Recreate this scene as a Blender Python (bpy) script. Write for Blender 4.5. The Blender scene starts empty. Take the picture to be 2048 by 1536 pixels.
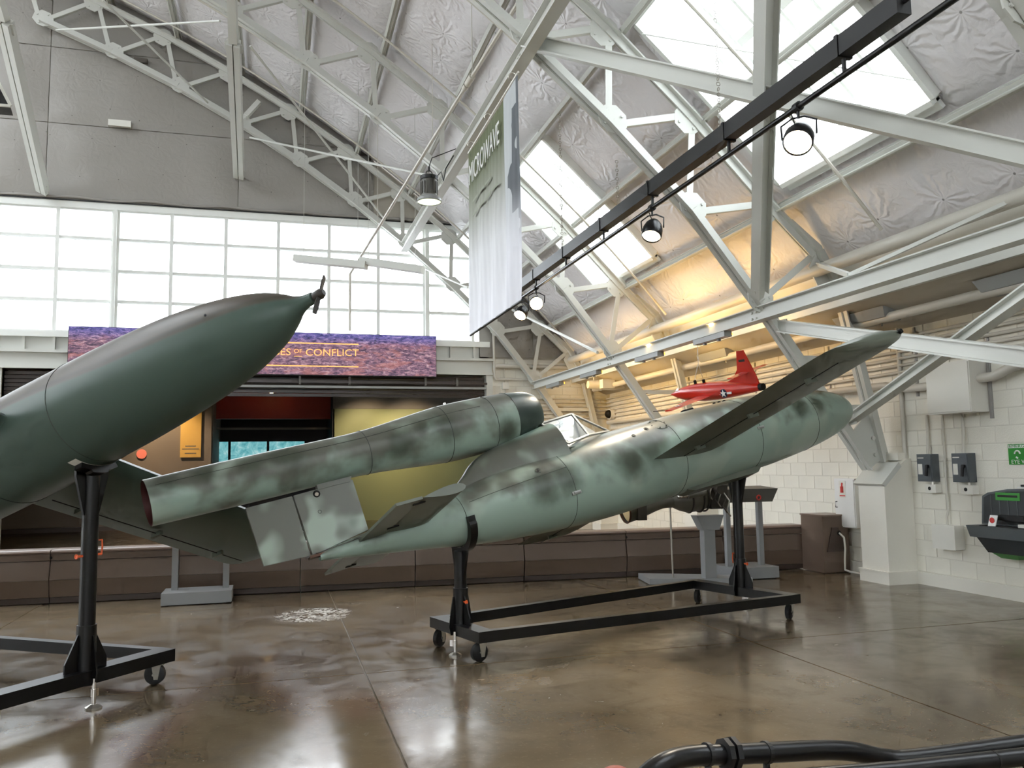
import bpy, math, random
from mathutils import Vector, Matrix, noise
random.seed(7)
V = Vector
sc = bpy.context.scene
col = sc.collection
pi = math.pi
# ---------------------------------------------------------------- camera
F = 1660.0; HC = 1.6; CX, CY = 1024.0, 768.0
O = V((0, 0, HC))
_dY = V((549.0 - CX, 937.0 - CY, F)).normalized()          # vanishing point of the hall's length
_up = _dY.cross(V((1.0, -0.0155, 0.0))).normalized()
if _up.y > 0: _up = -_up
_dX = _dY.cross(_up).normalized()
if _dX.x < 0: _dX = -_dX
def ray(px, py):
    d = V((px - CX, py - CY, F))
    return V((_dX.dot(d), _dY.dot(d), _up.dot(d)))
def flo(px, py, z=0.0):
    d = ray(px, py); return O + d * ((z - HC) / d.z)
def atX(px, py, x):
    d = ray(px, py); return O + d * (x / d.x)
def atY(px, py, y):
    d = ray(px, py); return O + d * (y / d.y)
cd = bpy.data.cameras.new('camera'); cam = bpy.data.objects.new('camera', cd); col.objects.link(cam)
cd.sensor_width = 36; cd.lens = 36 * F / 2048; cd.clip_end = 200; cd.clip_start = 0.05
rgt = V((_dX.x, _dY.x, _up.x)); dwn = V((_dX.y, _dY.y, _up.y)); fwd = V((_dX.z, _dY.z, _up.z))
mw = Matrix.Identity(4)
for i in range(3):
    mw[i][0] = rgt[i]; mw[i][1] = -dwn[i]; mw[i][2] = -fwd[i]; mw[i][3] = O[i]
cam.matrix_world = mw
sc.camera = cam
# ---------------------------------------------------------------- daylight: even white overcast sky
SKY = 4.2
w = bpy.data.worlds.new('world'); sc.world = w; w.use_nodes = True
bg = w.node_tree.nodes['Background']; bg.inputs[0].default_value = (0.88, 0.945, 1.0, 1); bg.inputs[1].default_value = SKY
sc.view_settings.view_transform = 'Standard'; sc.view_settings.look = 'None'
sc.view_settings.gamma = 1.0; sc.view_settings.use_curve_mapping = False
sc.view_settings.exposure = 1.12
sc.cycles.max_bounces = 7; sc.cycles.diffuse_bounces = 5; sc.cycles.glossy_bounces = 3
sc.cycles.transparent_max_bounces = 12
sc.cycles.sample_clamp_indirect = 8.0
sc.cycles.adaptive_threshold = 0.08; sc.cycles.adaptive_min_samples = 14
# ---------------------------------------------------------------- helpers
INV = {}
def lin(c):
    if max(c) > 1.0: c = [x / 255.0 for x in c]
    return tuple((x / 12.92 if x <= 0.04045 else ((x + 0.055) / 1.055) ** 2.4) for x in c[:3]) + (1.0,)
def frame_from(x, y, z, o):
    m = Matrix.Identity(4)
    for i in range(3): m[i][0] = x[i]; m[i][1] = y[i]; m[i][2] = z[i]; m[i][3] = o[i]
    return m
def tag(o, label=None, cat=None, group=None, kind=None):
    if label: o['label'] = label
    if cat: o['category'] = cat
    if group: o['group'] = group
    if kind: o['kind'] = kind
    return o
def thing(name, loc, label, cat, group=None, mat4=None):
    o = bpy.data.objects.new(name, None); col.objects.link(o); o.empty_display_size = 0.1
    m = mat4 if mat4 is not None else Matrix.Translation(V(loc))
    o.matrix_world = m; INV[o.name] = m.inverted()
    return tag(o, label, cat, group)
class MB:
    def __init__(s): s.v = []; s.f = []; s.uv = None
    def add(s, vs, fs):
        n = len(s.v); s.v += [V(p) for p in vs]; s.f += [tuple(i + n for i in f) for f in fs]; return s
    def hexa(s, p):   # 8 points: bottom 0-3, top 4-7
        return s.add(p, [(3, 2, 1, 0), (4, 5, 6, 7), (0, 1, 5, 4), (1, 2, 6, 5), (2, 3, 7, 6), (3, 0, 4, 7)])
    def box(s, a, b):
        x0, y0, z0 = [min(a[i], b[i]) for i in range(3)]; x1, y1, z1 = [max(a[i], b[i]) for i in range(3)]
        return s.hexa([(x0, y0, z0), (x1, y0, z0), (x1, y1, z0), (x0, y1, z0), (x0, y0, z1), (x1, y0, z1), (x1, y1, z1), (x0, y1, z1)])
    def bar(s, p0, p1, w, h, up=(0, 0, 1)):   # bar from p0 to p1; h along up, w sideways
        p0 = V(p0); p1 = V(p1); d = (p1 - p0).normalized(); u = V(up); u = u - d * u.dot(d)
        if u.length < 1e-5: u = V((1, 0, 0)) - d * d.x
        u.normalize(); r = d.cross(u)
        a = r * (w / 2); b = u * (h / 2)
        return s.hexa([p0 - a - b, p0 + a - b, p1 + a - b, p1 - a - b, p0 - a + b, p0 + a + b, p1 + a + b, p1 - a + b])
    def cyl(s, p0, p1, r0, r1=None, n=12, caps=True):
        r1 = r0 if r1 is None else r1
        return s.loft([(p0, r0), (p1, r1)], n, caps)
    def loft(s, pr, n=12, caps=True):
        """round sections: list of (point, radius) along a path"""
        pts = [V(p) for p, r in pr]; m = len(pts); base = len(s.v)
        d0 = (pts[1] - pts[0]).normalized()
        u = V((0, 0, 1)) if abs(d0.z) < 0.9 else V((1, 0, 0))
        u = (u - d0 * u.dot(d0)).normalized()
        vs = []
        for i in range(m):
            if i == 0: d = pts[1] - pts[0]
            elif i == m - 1: d = pts[-1] - pts[-2]
            else: d = (pts[i + 1] - pts[i]).normalized() + (pts[i] - pts[i - 1]).normalized()
            if d.length < 1e-9: d = d0
            d = d.normalized(); u = u - d * u.dot(d)
            u.normalize(); r = d.cross(u)
            for k in range(n):
                a = 2 * pi * k / n
                vs.append(pts[i] + (u * math.cos(a) + r * math.sin(a)) * pr[i][1])
        fs = []
        for i in range(m - 1):
            for k in range(n):
                k2 = (k + 1) % n
                fs.append((i * n + k, i * n + k2, (i + 1) * n + k2, (i + 1) * n + k))
        if caps:
            fs.append(tuple(reversed(range(n)))); fs.append(tuple((m - 1) * n + k for k in range(n)))
        return s.add(vs, fs)
    def tube(s, pts, r, n=10, caps=True): return s.loft([(p, r) for p in pts], n, caps)
    def ring(s, c, ax, R, r, n=32, m=6, a0=0.0, a1=2 * pi, ref=None):
        """torus (or arc of one) round axis ax"""
        ax = V(ax).normalized(); u = V(ref) if ref is not None else (V((0, 0, 1)) if abs(ax.z) < 0.9 else V((1, 0, 0)))
        u = (u - ax * u.dot(ax)).normalized(); q = ax.cross(u); full = abs(a1 - a0 - 2 * pi) < 1e-6
        cnt = n if full else n + 1; vs = []
        for i in range(cnt):
            a = a0 + (a1 - a0) * i / n; d = u * math.cos(a) + q * math.sin(a)
            for k in range(m):
                b = 2 * pi * k / m
                vs.append(V(c) + d * (R + r * math.cos(b)) + ax * (r * math.sin(b)))
        fs = []
        for i in range(cnt if full else cnt - 1):
            j = (i + 1) % cnt
            for k in range(m):
                k2 = (k + 1) % m
                fs.append((i * m + k, j * m + k, j * m + k2, i * m + k2))
        return s.add(vs, fs)
    def prism(s, poly, o, ex, ey, d):
        """polygon in the plane (o, ex, ey), thickened by vector d"""
        o = V(o); ex = V(ex); ey = V(ey); d = V(d); n = len(poly)
        a = [o + ex * p[0] + ey * p[1] - d / 2 for p in poly]; b = [p + d for p in a]
        fs = [tuple(reversed(range(n))), tuple(range(n, 2 * n))]
        for i in range(n):
            j = (i + 1) % n; fs.append((i, j, n + j, n + i))
        return s.add(a + b, fs)
    def grid(s, fn, nu, nv, closed_u=False):
        vs = [fn(i / nu, j / nv) for j in range(nv + 1) for i in range(nu + (0 if closed_u else 1))]
        W = nu if closed_u else nu + 1; fs = []
        for j in range(nv):
            for i in range(nu):
                i2 = (i + 1) % W; fs.append((j * W + i, j * W + i2, (j + 1) * W + i2, (j + 1) * W + i))
        return s.add(vs, fs)
    def ball(s, c, r, n=12, m=8, sc3=(1, 1, 1)):
        c = V(c)
        return s.grid(lambda a, b: c + V((math.cos(2 * pi * a) * math.sin(pi * b) * sc3[0], math.sin(2 * pi * a) * math.sin(pi * b) * sc3[1], math.cos(pi * b) * sc3[2])) * r, n, m, True)
    def mesh(s, name, inv=None, smooth=None):
        me = bpy.data.meshes.new(name)
        vs = [inv @ p for p in s.v] if inv is not None else s.v
        me.from_pydata([tuple(p) for p in vs], [], s.f); me.validate()
        if smooth is not None:
            me.shade_smooth(); me.set_sharp_from_angle(angle=math.radians(smooth))
        return me
    def build(s, name, m, parent=None, smooth=None, label=None, cat=None, group=None, kind=None):
        if parent is not None:
            inv = INV[parent.name]; me = s.mesh(name, inv, smooth)
            o = bpy.data.objects.new(name, me); col.objects.link(o); o.parent = parent; INV[o.name] = inv
        else:
            lo = V([min(p[i] for p in s.v) for i in range(3)]); hi = V([max(p[i] for p in s.v) for i in range(3)])
            c = V(((lo.x + hi.x) / 2, (lo.y + hi.y) / 2, lo.z)); M4 = Matrix.Translation(c)
            me = s.mesh(name, M4.inverted(), smooth)
            o = bpy.data.objects.new(name, me); col.objects.link(o); o.location = c; INV[o.name] = M4.inverted()
        if m is not None: me.materials.append(m)
        return tag(o, label, cat, group, kind)
def place(me, name, loc, parent, rot=None):
    """a further copy of a piece that shares its mesh; loc in world space"""
    o = bpy.data.objects.new(name, me); col.objects.link(o); o.parent = parent
    o.location = INV[parent.name] @ V(loc)
    if rot: o.rotation_euler = rot
    return o
def copy_tree(o, mat4, parent=None):
    c = o.copy(); col.objects.link(c)
    if parent is None: c.matrix_world = mat4; INV[c.name] = mat4.inverted()
    else: c.parent = parent; INV[c.name] = INV[parent.name]
    for ch in list(o.children): copy_tree(ch, mat4, c)
    return c
def text_mesh(txt, size, extrude=0.004, shear=0.0, align='CENTER', space=1.0):
    c = bpy.data.curves.new('text', 'FONT'); c.body = txt; c.size = size; c.extrude = extrude; c.shear = shear
    c.align_x = align; c.align_y = 'CENTER'; c.resolution_u = 3; c.space_character = space
    t = bpy.data.objects.new('text_tmp', c); col.objects.link(t)
    bpy.context.view_layer.update()
    me = bpy.data.meshes.new_from_object(t.evaluated_get(bpy.context.evaluated_depsgraph_get()))
    bpy.data.objects.remove(t); bpy.data.curves.remove(c)
    return me
def lettering(name, txt, size, o, ex, ey, m, parent, extrude=0.004, width=None, **k):
    """flat lettering: reads along ex, stands up along ey"""
    me = text_mesh(txt, size, extrude, **k); ex = V(ex).normalized(); ey = V(ey).normalized(); ez = ex.cross(ey)
    M4 = frame_from(ex, ey, ez, V(o))
    if width:
        xs = [p.co.x for p in me.vertices]; f = width / (max(xs) - min(xs)); M4 = M4 @ Matrix.Diagonal((f, 1, 1, 1))
    me.transform(INV[parent.name] @ M4); me.materials.clear(); me.materials.append(m)
    ob = bpy.data.objects.new(name, me); col.objects.link(ob); ob.parent = parent; INV[ob.name] = INV[parent.name]
    return ob
# ---------------------------------------------------------------- materials
def nt_new(name):
    m = bpy.data.materials.new(name); m.use_nodes = True; t = m.node_tree
    return m, t, t.nodes['Principled BSDF']
class NT:
    def __init__(s, t): s.t = t
    def n(s, typ, **k):
        nd = s.t.nodes.new(typ)
        for a, b in k.items(): setattr(nd, a, b)
        return nd
    def l(s, a, b): s.t.links.new(a, b)
    def math(s, op, a, b=None, c=None, clamp=False):
        nd = s.n('ShaderNodeMath', operation=op); nd.use_clamp = clamp
        for i, x in enumerate((a, b, c)):
            if x is None: continue
            if isinstance(x, (int, float)): nd.inputs[i].default_value = x
            else: s.l(x, nd.inputs[i])
        return nd.outputs[0]
    def mix(s, f, a, b, blend='MIX'):
        nd = s.n('ShaderNodeMix', data_type='RGBA', blend_type=blend)
        for i, x in ((0, f), (6, a), (7, b)):
            if isinstance(x, (int, float)): nd.inputs[i].default_value = x
            elif isinstance(x, tuple): nd.inputs[i].default_value = x
            else: s.l(x, nd.inputs[i])
        return nd.outputs[2]
    def noise(s, scale, detail=4, rough=0.55, vec=None, dist=0.0):
        nd = s.n('ShaderNodeTexNoise'); nd.inputs['Scale'].default_value = scale; nd.inputs['Detail'].default_value = detail
        nd.inputs['Roughness'].default_value = rough; nd.inputs['Distortion'].default_value = dist
        if vec is not None: s.l(vec, nd.inputs['Vector'])
        return nd.outputs['Fac']
    def ramp(s, fac, stops):
        nd = s.n('ShaderNodeValToRGB'); e = nd.color_ramp.elements
        while len(e) < len(stops): e.new(0.5)
        for x, (p, c) in zip(e, stops): x.position = p; x.color = c if len(c) == 4 else (*c, 1)
        s.l(fac, nd.inputs[0]); return nd.outputs[0]
    def mapr(s, v, a, b, c=0.0, d=1.0):
        nd = s.n('ShaderNodeMapRange'); nd.interpolation_type = 'SMOOTHSTEP'; s.l(v, nd.inputs[0])
        for i, x in zip((1, 2, 3, 4), (a, b, c, d)): nd.inputs[i].default_value = x
        return nd.outputs[0]
    def bump(s, h, strength, dist, bsdf):
        nd = s.n('ShaderNodeBump'); nd.inputs['Strength'].default_value = strength; nd.inputs['Distance'].default_value = dist
        s.l(h, nd.inputs['Height']); s.l(nd.outputs[0], bsdf.inputs['Normal'])
GRAINED = {'painted_block', 'painted_plaster', 'brown_laminate', 'olive_paint', 'gallery_brown', 'engine_grey', 'engine_dark', 'pale_underside', 'dark_green_cowl', 'joint_filler', 'grey_plinth'}
def pbr(name, c, rough=0.5, metal=0.0, var=0.08, vs=3.0, bump=0.0, bs=40.0, spec=0.5, coat=0.0, coords='Object'):
    """painted or plain surface with slight tonal variation and fine relief"""
    m, t, b = nt_new(name); g = NT(t); c = lin(c)
    b.inputs['Roughness'].default_value = rough; b.inputs['Metallic'].default_value = metal
    b.inputs['Specular IOR Level'].default_value = spec; b.inputs['Coat Weight'].default_value = coat
    tc = g.n('ShaderNodeTexCoord').outputs[coords]
    if name not in GRAINED:                              # plain enamel: one even tone
        b.inputs['Base Color'].default_value = c; t.nodes.remove(tc.node); return m
    f = g.noise(vs, 1, 0.6, tc)
    lo = tuple(x * (1 - var) for x in c[:3]) + (1,); hi = tuple(min(1, x * (1 + var)) for x in c[:3]) + (1,)
    g.l(g.ramp(f, [(0.3, lo), (0.7, hi)]), b.inputs['Base Color'])
    if bump > 0: g.bump(g.noise(bs, 1, 0.5, tc), bump, 0.01, b)
    return m
def emit(name, c, s):
    m, t, b = nt_new(name); c = lin(c)
    m.cycles.emission_sampling = 'NONE'
    b.inputs['Base Color'].default_value = (0.02, 0.02, 0.02, 1); b.inputs['Emission Color'].default_value = c; b.inputs['Emission Strength'].default_value = s
    return m
def glass(name, tint=(1, 1, 1), gloss=0.08):
    m = bpy.data.materials.new(name); m.use_nodes = True; t = m.node_tree; t.nodes.clear(); g = NT(t)
    out = g.n('ShaderNodeOutputMaterial'); tr = g.n('ShaderNodeBsdfTransparent'); gl = g.n('ShaderNodeBsdfGlossy'); mx = g.n('ShaderNodeMixShader')
    tr.inputs[0].default_value = (*tint, 1); gl.inputs['Roughness'].default_value = 0.03; mx.inputs[0].default_value = gloss
    g.l(tr.outputs[0], mx.inputs[1]); g.l(gl.outputs[0], mx.inputs[2]); g.l(mx.outputs[0], out.inputs[0])
    return m
M = {}
M['steel'] = pbr('white_steel_paint', (205, 206, 200), 0.42, var=0.05, vs=1.5)
M['steel_grey'] = pbr('grey_steel_paint', (150, 152, 150), 0.4, var=0.05)
M['pipe'] = pbr('pipe_paint', (200, 196, 186), 0.4, var=0.05)
M['galv'] = pbr('galvanised', (170, 168, 165), 0.35, 0.5, var=0.08)
M['block'] = pbr('painted_block', (228, 225, 214), 0.45, var=0.03, vs=2.0, bump=0.25, bs=60)
M['mortar'] = pbr('painted_mortar', (216, 212, 201), 0.6, var=0.04)
M['plaster'] = pbr('painted_plaster', (228, 225, 215), 0.45, var=0.03, vs=1.5, bump=0.1, bs=30)
M['soffit'] = pbr('soffit_board', (190, 184, 172), 0.6, var=0.04)
M['black'] = pbr('black_enamel', (7, 7, 9), 0.33, var=0.1, spec=0.4)
M['blackmatt'] = pbr('black_matt', (12, 12, 13), 0.5, var=0.1)
M['rubber'] = pbr('rubber', (14, 14, 15), 0.6, var=0.15)
M['zinc'] = pbr('zinc', (178, 174, 165), 0.3, 0.9, var=0.08)
M['chrome'] = pbr('chrome', (215, 210, 205), 0.15, 1.0, var=0.03)
M['brown'] = pbr('brown_laminate', (104, 88, 76), 0.38, var=0.05, vs=1.2)
M['brownkick'] = pbr('brown_kick', (70, 58, 52), 0.45, var=0.05)
M['browncap'] = pbr('brown_cap', (124, 106, 94), 0.35, var=0.04)
M['grey'] = pbr('grey_plinth', (136, 137, 138), 0.42, var=0.04)
M['greydk'] = pbr('grey_dark_top', (92, 90, 84), 0.42, var=0.05)
M['alu'] = pbr('window_frame', (232, 234, 230), 0.4, var=0.03)
M['pane'] = glass('window_glass', (1, 1, 1), 0.05)
M['insul_wall'] = None
M['slat'] = pbr('door_slat', (62, 54, 50), 0.35, 0.3, var=0.06)
M['olive'] = pbr('olive_paint', (112, 116, 76), 0.6, var=0.05, vs=0.7)
M['gallery'] = pbr('gallery_brown', (112, 98, 84), 0.65, var=0.07, vs=1.0)
M['galleryup'] = pbr('gallery_grey', (96, 90, 82), 0.65, var=0.05, vs=1.0)
M['dark'] = pbr('gallery_dark', (22, 22, 25), 0.6, var=0.1)
M['poster'] = pbr('gold_poster', (196, 152, 70), 0.5, var=0.06, vs=1.5)
M['redbeam'] = pbr('red_beam', (150, 52, 34), 0.45, var=0.1)
M['red'] = pbr('model_red', (196, 34, 18), 0.28, var=0.05, coat=0.4)
M['white'] = pbr('white_paint', (226, 226, 224), 0.4, var=0.02)
M['navy'] = pbr('navy_paint', (24, 30, 66), 0.35, var=0.04)
M['orange'] = pbr('orange_paint', (226, 92, 38), 0.45, var=0.06)
M['coral'] = pbr('coral_paint', (226, 120, 100), 0.5, var=0.05)
M['discgrey'] = pbr('switch_grey', (86, 92, 96), 0.4, var=0.04)
M['cabgrey'] = pbr('wash_station_grey', (92, 98, 100), 0.45, var=0.05)
M['cabdark'] = pbr('wash_station_dark', (54, 58, 60), 0.5, var=0.05)
M['green'] = pbr('sign_green', (40, 142, 44), 0.45, var=0.04)
M['green2'] = pbr('plastic_green', (66, 150, 62), 0.4, var=0.05)
M['redprint'] = pbr('red_print', (206, 60, 54), 0.5, var=0.05)
M['ink'] = pbr('dark_ink', (40, 38, 36), 0.5)
M['offwhite'] = pbr('offwhite_plastic', (222, 220, 212), 0.4, var=0.02)
M['leadgrey'] = pbr('engine_grey', (108, 106, 98), 0.4, 0.35, var=0.15, vs=6)
M['enginedk'] = pbr('engine_dark', (66, 62, 56), 0.45, 0.4, var=0.2, vs=8)
M['rust'] = pbr('nozzle_rim', (92, 62, 46), 0.5, 0.4, var=0.2)
M['tan'] = pbr('nozzle_tan', (196, 172, 126), 0.6, var=0.1)
M['canopyframe'] = pbr('canopy_frame', (158, 160, 156), 0.4, 0.2, var=0.05)
M['perspex'] = glass('perspex', (0.93, 0.95, 0.95), 0.25)
M['pinwood'] = pbr('propeller_dark', (46, 40, 36), 0.45, var=0.1)
M['pipered'] = pbr('tailpipe_inside', (70, 30, 26), 0.6, var=0.2)
M['seam'] = pbr('panel_joint', (58, 64, 58), 0.6)
M['hole'] = pbr('dark_opening', (10, 10, 10), 0.8)
M['spotlens'] = emit('lamp_lens', (255, 226, 180), 9.0)
M['baylens'] = emit('high_bay_lens', (226, 240, 200), 0.8)
M['bulb'] = emit('filament_bulb', (255, 214, 150), 5.0)
M['signtext'] = emit('sign_letters', (255, 176, 96), 0.75)
M['fluoro'] = emit('warm_tube', (255, 176, 60), 2.0)

def mat_floor():
    m, t, b = nt_new('polished_concrete'); g = NT(t)
    pos = g.n('ShaderNodeNewGeometry').outputs['Position']
    big = g.noise(0.55, 3, 0.6, pos, 0.6); mid = g.noise(2.6, 5, 0.68, pos, 0.4); fine = g.noise(26, 2, 0.7, pos)
    c = g.ramp(big, [(0.32, lin((92, 79, 62))), (0.55, lin((116, 101, 80))), (0.72, lin((134, 120, 100)))])
    c = g.mix(g.mapr(mid, 0.45, 0.7, 0, 0.5), c, lin((80, 67, 49)))
    c = g.mix(g.mapr(fine, 0.55, 0.75, 0, 0.22), c, lin((146, 133, 112)))
    # pale scuffed patch and a few worn streaks of the coating
    sx = g.n('ShaderNodeSeparateXYZ'); g.l(pos, sx.inputs[0])
    pc = flo(628, 1229)
    dx = g.math('MULTIPLY', g.math('SUBTRACT', sx.outputs[0], pc.x), 2.1); dy = g.math('MULTIPLY', g.math('SUBTRACT', sx.outputs[1], pc.y), 1.9)
    dd = g.math('SQRT', g.math('ADD', g.math('MULTIPLY', dx, dx), g.math('MULTIPLY', dy, dy)))
    flake = g.mapr(g.noise(11, 4, 0.7, pos, 1.5), 0.48, 0.56)
    patch = g.math('MULTIPLY', g.mapr(dd, 1.0, 0.55), flake)
    fl2 = g.math('MULTIPLY', g.mapr(g.noise(5.0, 4, 0.75, pos, 1.0), 0.68, 0.72), 0.15)
    wear = g.math('MAXIMUM', patch, fl2)
    c = g.mix(wear, c, lin((188, 184, 176)))
    g.l(c, b.inputs['Base Color'])
    r = g.math('ADD', g.mapr(mid, 0.3, 0.75, 0.13, 0.28), g.math('MULTIPLY', wear, 0.3))
    g.l(r, b.inputs['Roughness'])
    b.inputs['Specular IOR Level'].default_value = 0.6
    g.bump(g.noise(1.6, 2, 0.5, pos), 0.10, 0.02, b)
    return m
M['floor'] = mat_floor()
M['joint'] = pbr('joint_filler', (158, 146, 124), 0.5, var=0.25, vs=1.0)

def mat_quilt(name, c, wr=0.9, scale=1.05, stars=0.5):
    """foil faced insulation: star creases round every fixing pin (UV in metres)"""
    m, t, b = nt_new(name); g = NT(t)
    uv = g.n('ShaderNodeUVMap').outputs[0]
    vo = g.n('ShaderNodeTexVoronoi', voronoi_dimensions='2D', feature='F1'); vo.inputs['Scale'].default_value = scale; vo.inputs['Randomness'].default_value = 0.55
    g.l(uv, vo.inputs['Vector'])
    sb = g.n('ShaderNodeVectorMath', operation='SUBTRACT'); g.l(uv, sb.inputs[0])
    g.l(vo.outputs['Position'], sb.inputs[1])
    sp = g.n('ShaderNodeSeparateXYZ'); g.l(sb.outputs[0], sp.inputs[0])
    ang = g.math('ARCTAN2', sp.outputs[1], sp.outputs[0])
    nz = g.noise(3.5, 2, 0.6, uv)
    star = g.math('SINE', g.math('ADD', g.math('MULTIPLY', ang, 12.0), g.math('MULTIPLY', nz, 16.0)))
    d_ = vo.outputs['Distance']
    amp = g.math('MULTIPLY', g.mapr(d_, 0.0, 0.22), g.mapr(d_, 0.8, 0.25))
    h = g.math('MULTIPLY', g.math('MULTIPLY', star, amp), stars)
    dim = g.math('MULTIPLY', g.mapr(d_, 0.35, 0.0), -0.9 * stars)
    h = g.math('ADD', g.math('ADD', h, dim), g.math('MULTIPLY', g.noise(5, 3, 0.6, uv, 1.2), 0.7))
    g.bump(h, wr, 0.045, b)
    pin = g.mapr(vo.outputs['Distance'], 0.022, 0.012)
    c0 = lin(c); c1 = tuple(x * 0.9 for x in c0[:3]) + (1,)
    cc = g.mix(g.noise(0.8, 1, 0.5, uv), c0, c1)
    cc = g.mix(g.math('MULTIPLY', pin, 0.7), cc, lin((70, 66, 62)))
    g.l(cc, b.inputs['Base Color'])
    b.inputs['Roughness'].default_value = 0.38; b.inputs['Specular IOR Level'].default_value = 0.55
    return m
M['quilt'] = mat_quilt('roof_facing', (230, 227, 229), 0.42, 1.15, 0.3)
M['roofsheet'] = pbr('far_roof_sheet', (214, 210, 206), 0.5)
M['quilt_flat'] = mat_quilt('wall_facing', (152, 148, 142), 0.25, 1.4, 0.05)

def mat_camo(name='mottled_camouflage', flat=False):
    """spray mottled upper surfaces over pale blue-green (object axes: x forward, z up)"""
    m, t, b = nt_new(name); g = NT(t)
    tc = g.n('ShaderNodeTexCoord').outputs['Object']
    sp = g.n('ShaderNodeSeparateXYZ'); g.l(tc, sp.inputs[0])
    n1 = g.noise(2.3, 2, 0.45, tc, 0.3); n2 = g.noise(3.1, 3, 0.5, tc, 0.2)
    mp = g.n('ShaderNodeMapping'); mp.inputs['Location'].default_value = (7.3, 2.1, 4.7); g.l(tc, mp.inputs['Vector'])
    n3 = g.noise(2.6, 2, 0.45, mp.outputs[0], 0.2)
    pale = lin((138, 157, 145)); grey = lin((92, 93, 83)); dark = lin((48, 53, 41)); light = lin((154, 168, 154))
    # line where the upper mottling fades out: fuselage flank, or low on the engine, raised on the nose
    fus = g.mapr(sp.outputs[2], 0.5, 0.56)
    edge = g.math('ADD', g.math('MULTIPLY', g.math('SUBTRACT', n2, 0.5), 0.9), sp.outputs[2])
    up_f = g.mapr(edge, -0.06, 0.26)
    up_e = g.mapr(edge, 0.56, 0.86)
    up = g.math('ADD', g.math('MULTIPLY', up_f, g.math('SUBTRACT', 1.0, fus)), g.math('MULTIPLY', up_e, fus))
    if flat: up = g.mapr(n2, 0.0, 0.01)
    lo_, hi_ = (0.5, 0.64) if flat else (0.56, 0.72)
    c = g.mix(up, pale, grey)
    c = g.mix(g.math('MULTIPLY', g.mapr(n1, lo_, hi_), 0.85), c, light)
    c = g.mix(g.math('MULTIPLY', g.mapr(n3, 0.62, 0.76), g.math('MULTIPLY', up, 0.6)), c, dark)
    # the dark sprayed spots seen on this side, as the painter placed them (x, y, z, radius)
    spots = [(2.0, -0.36, 0.12, 0.3), (1.75, -0.38, -0.02, 0.24), (1.0, -0.3, 0.02, 0.2), (0.75, -0.3, 0.0, 0.22), (4.3, -0.38, 0.05, 0.2), (4.65, -0.35, 0.02, 0.17),
             (4.75, -0.2, 0.28, 0.15), (5.0, -0.16, 0.22, 0.13), (5.25, -0.12, 0.17, 0.13), (5.45, -0.08, 0.08, 0.14), (4.4, -0.25, 0.3, 0.2), (2.3, -0.3, 0.26, 0.18),
             (-0.35, -0.18, 0.72, 0.19), (0.1, -0.22, 0.78, 0.2), (-0.12, -0.2, 0.82, 0.1), (-1.95, -0.14, 0.9, 0.16), (-1.3, -0.16, 0.86, 0.2), (-1.6, -0.16, 0.84, 0.15), (0.72, -0.2, 0.6, 0.16), (-2.2, -0.12, 0.9, 0.12)]
    wob = g.math('MULTIPLY', g.math('SUBTRACT', g.noise(6, 3, 0.5, tc), 0.5), 0.16)
    tot = None
    for (x, y, z, r) in spots:
        d = g.n('ShaderNodeVectorMath', operation='DISTANCE'); g.l(tc, d.inputs[0]); d.inputs[1].default_value = (x, y, z)
        k = g.mapr(g.math('ADD', d.outputs['Value'], wob), r * 1.15, r * 0.25)
        tot = k if tot is None else g.math('MAXIMUM', tot, k)
    c = g.mix(g.math('MULTIPLY', tot, 0.85), c, lin((54, 60, 46)))
    g.l(c, b.inputs['Base Color'])
    b.inputs['Roughness'].default_value = 0.34; b.inputs['Specular IOR Level'].default_value = 0.5
    return m
M['camo'] = mat_camo()
M['camo_fin'] = mat_camo('mottled_fin', True)
M['under'] = pbr('pale_underside', (98, 104, 92), 0.4, var=0.05, vs=2)
def mat_twotone():
    m, t, b = nt_new('two_tone_paint'); g = NT(t)
    tc = g.n('ShaderNodeTexCoord').outputs['Object']
    sp = g.n('ShaderNodeSeparateXYZ'); g.l(tc, sp.inputs[0])
    n = g.math('MULTIPLY', g.math('SUBTRACT', g.noise(1.6, 2, 0.4, tc), 0.5), 0.03)
    line = g.math('ADD', g.math('MULTIPLY', g.mapr(sp.outputs[0], 3.0, 4.1), -0.062), g.math('MULTIPLY', g.mapr(sp.outputs[0], 4.6, 5.3), 0.05))
    hz = g.math('SUBTRACT', g.math('SUBTRACT', g.math('ADD', sp.outputs[2], n), line), 0.02)
    k = g.mapr(hz, -0.018, 0.018)
    c = g.mix(k, lin((72, 88, 80)), lin((80, 73, 64)))
    # thin darker over-sprayed line along the colour break
    band = g.math('MULTIPLY', g.mapr(g.math('ABSOLUTE', g.math('SUBTRACT', hz, 0.03)), 0.035, 0.0), 0.5)
    c = g.mix(band, c, lin((48, 48, 40)))
    g.l(c, b.inputs['Base Color']); b.inputs['Roughness'].default_value = 0.4; b.inputs['Specular IOR Level'].default_value = 0.3
    return m
M['twotone'] = mat_twotone()
M['cowl'] = pbr('dark_green_cowl', (48, 62, 56), 0.35, var=0.12, vs=3)

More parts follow.
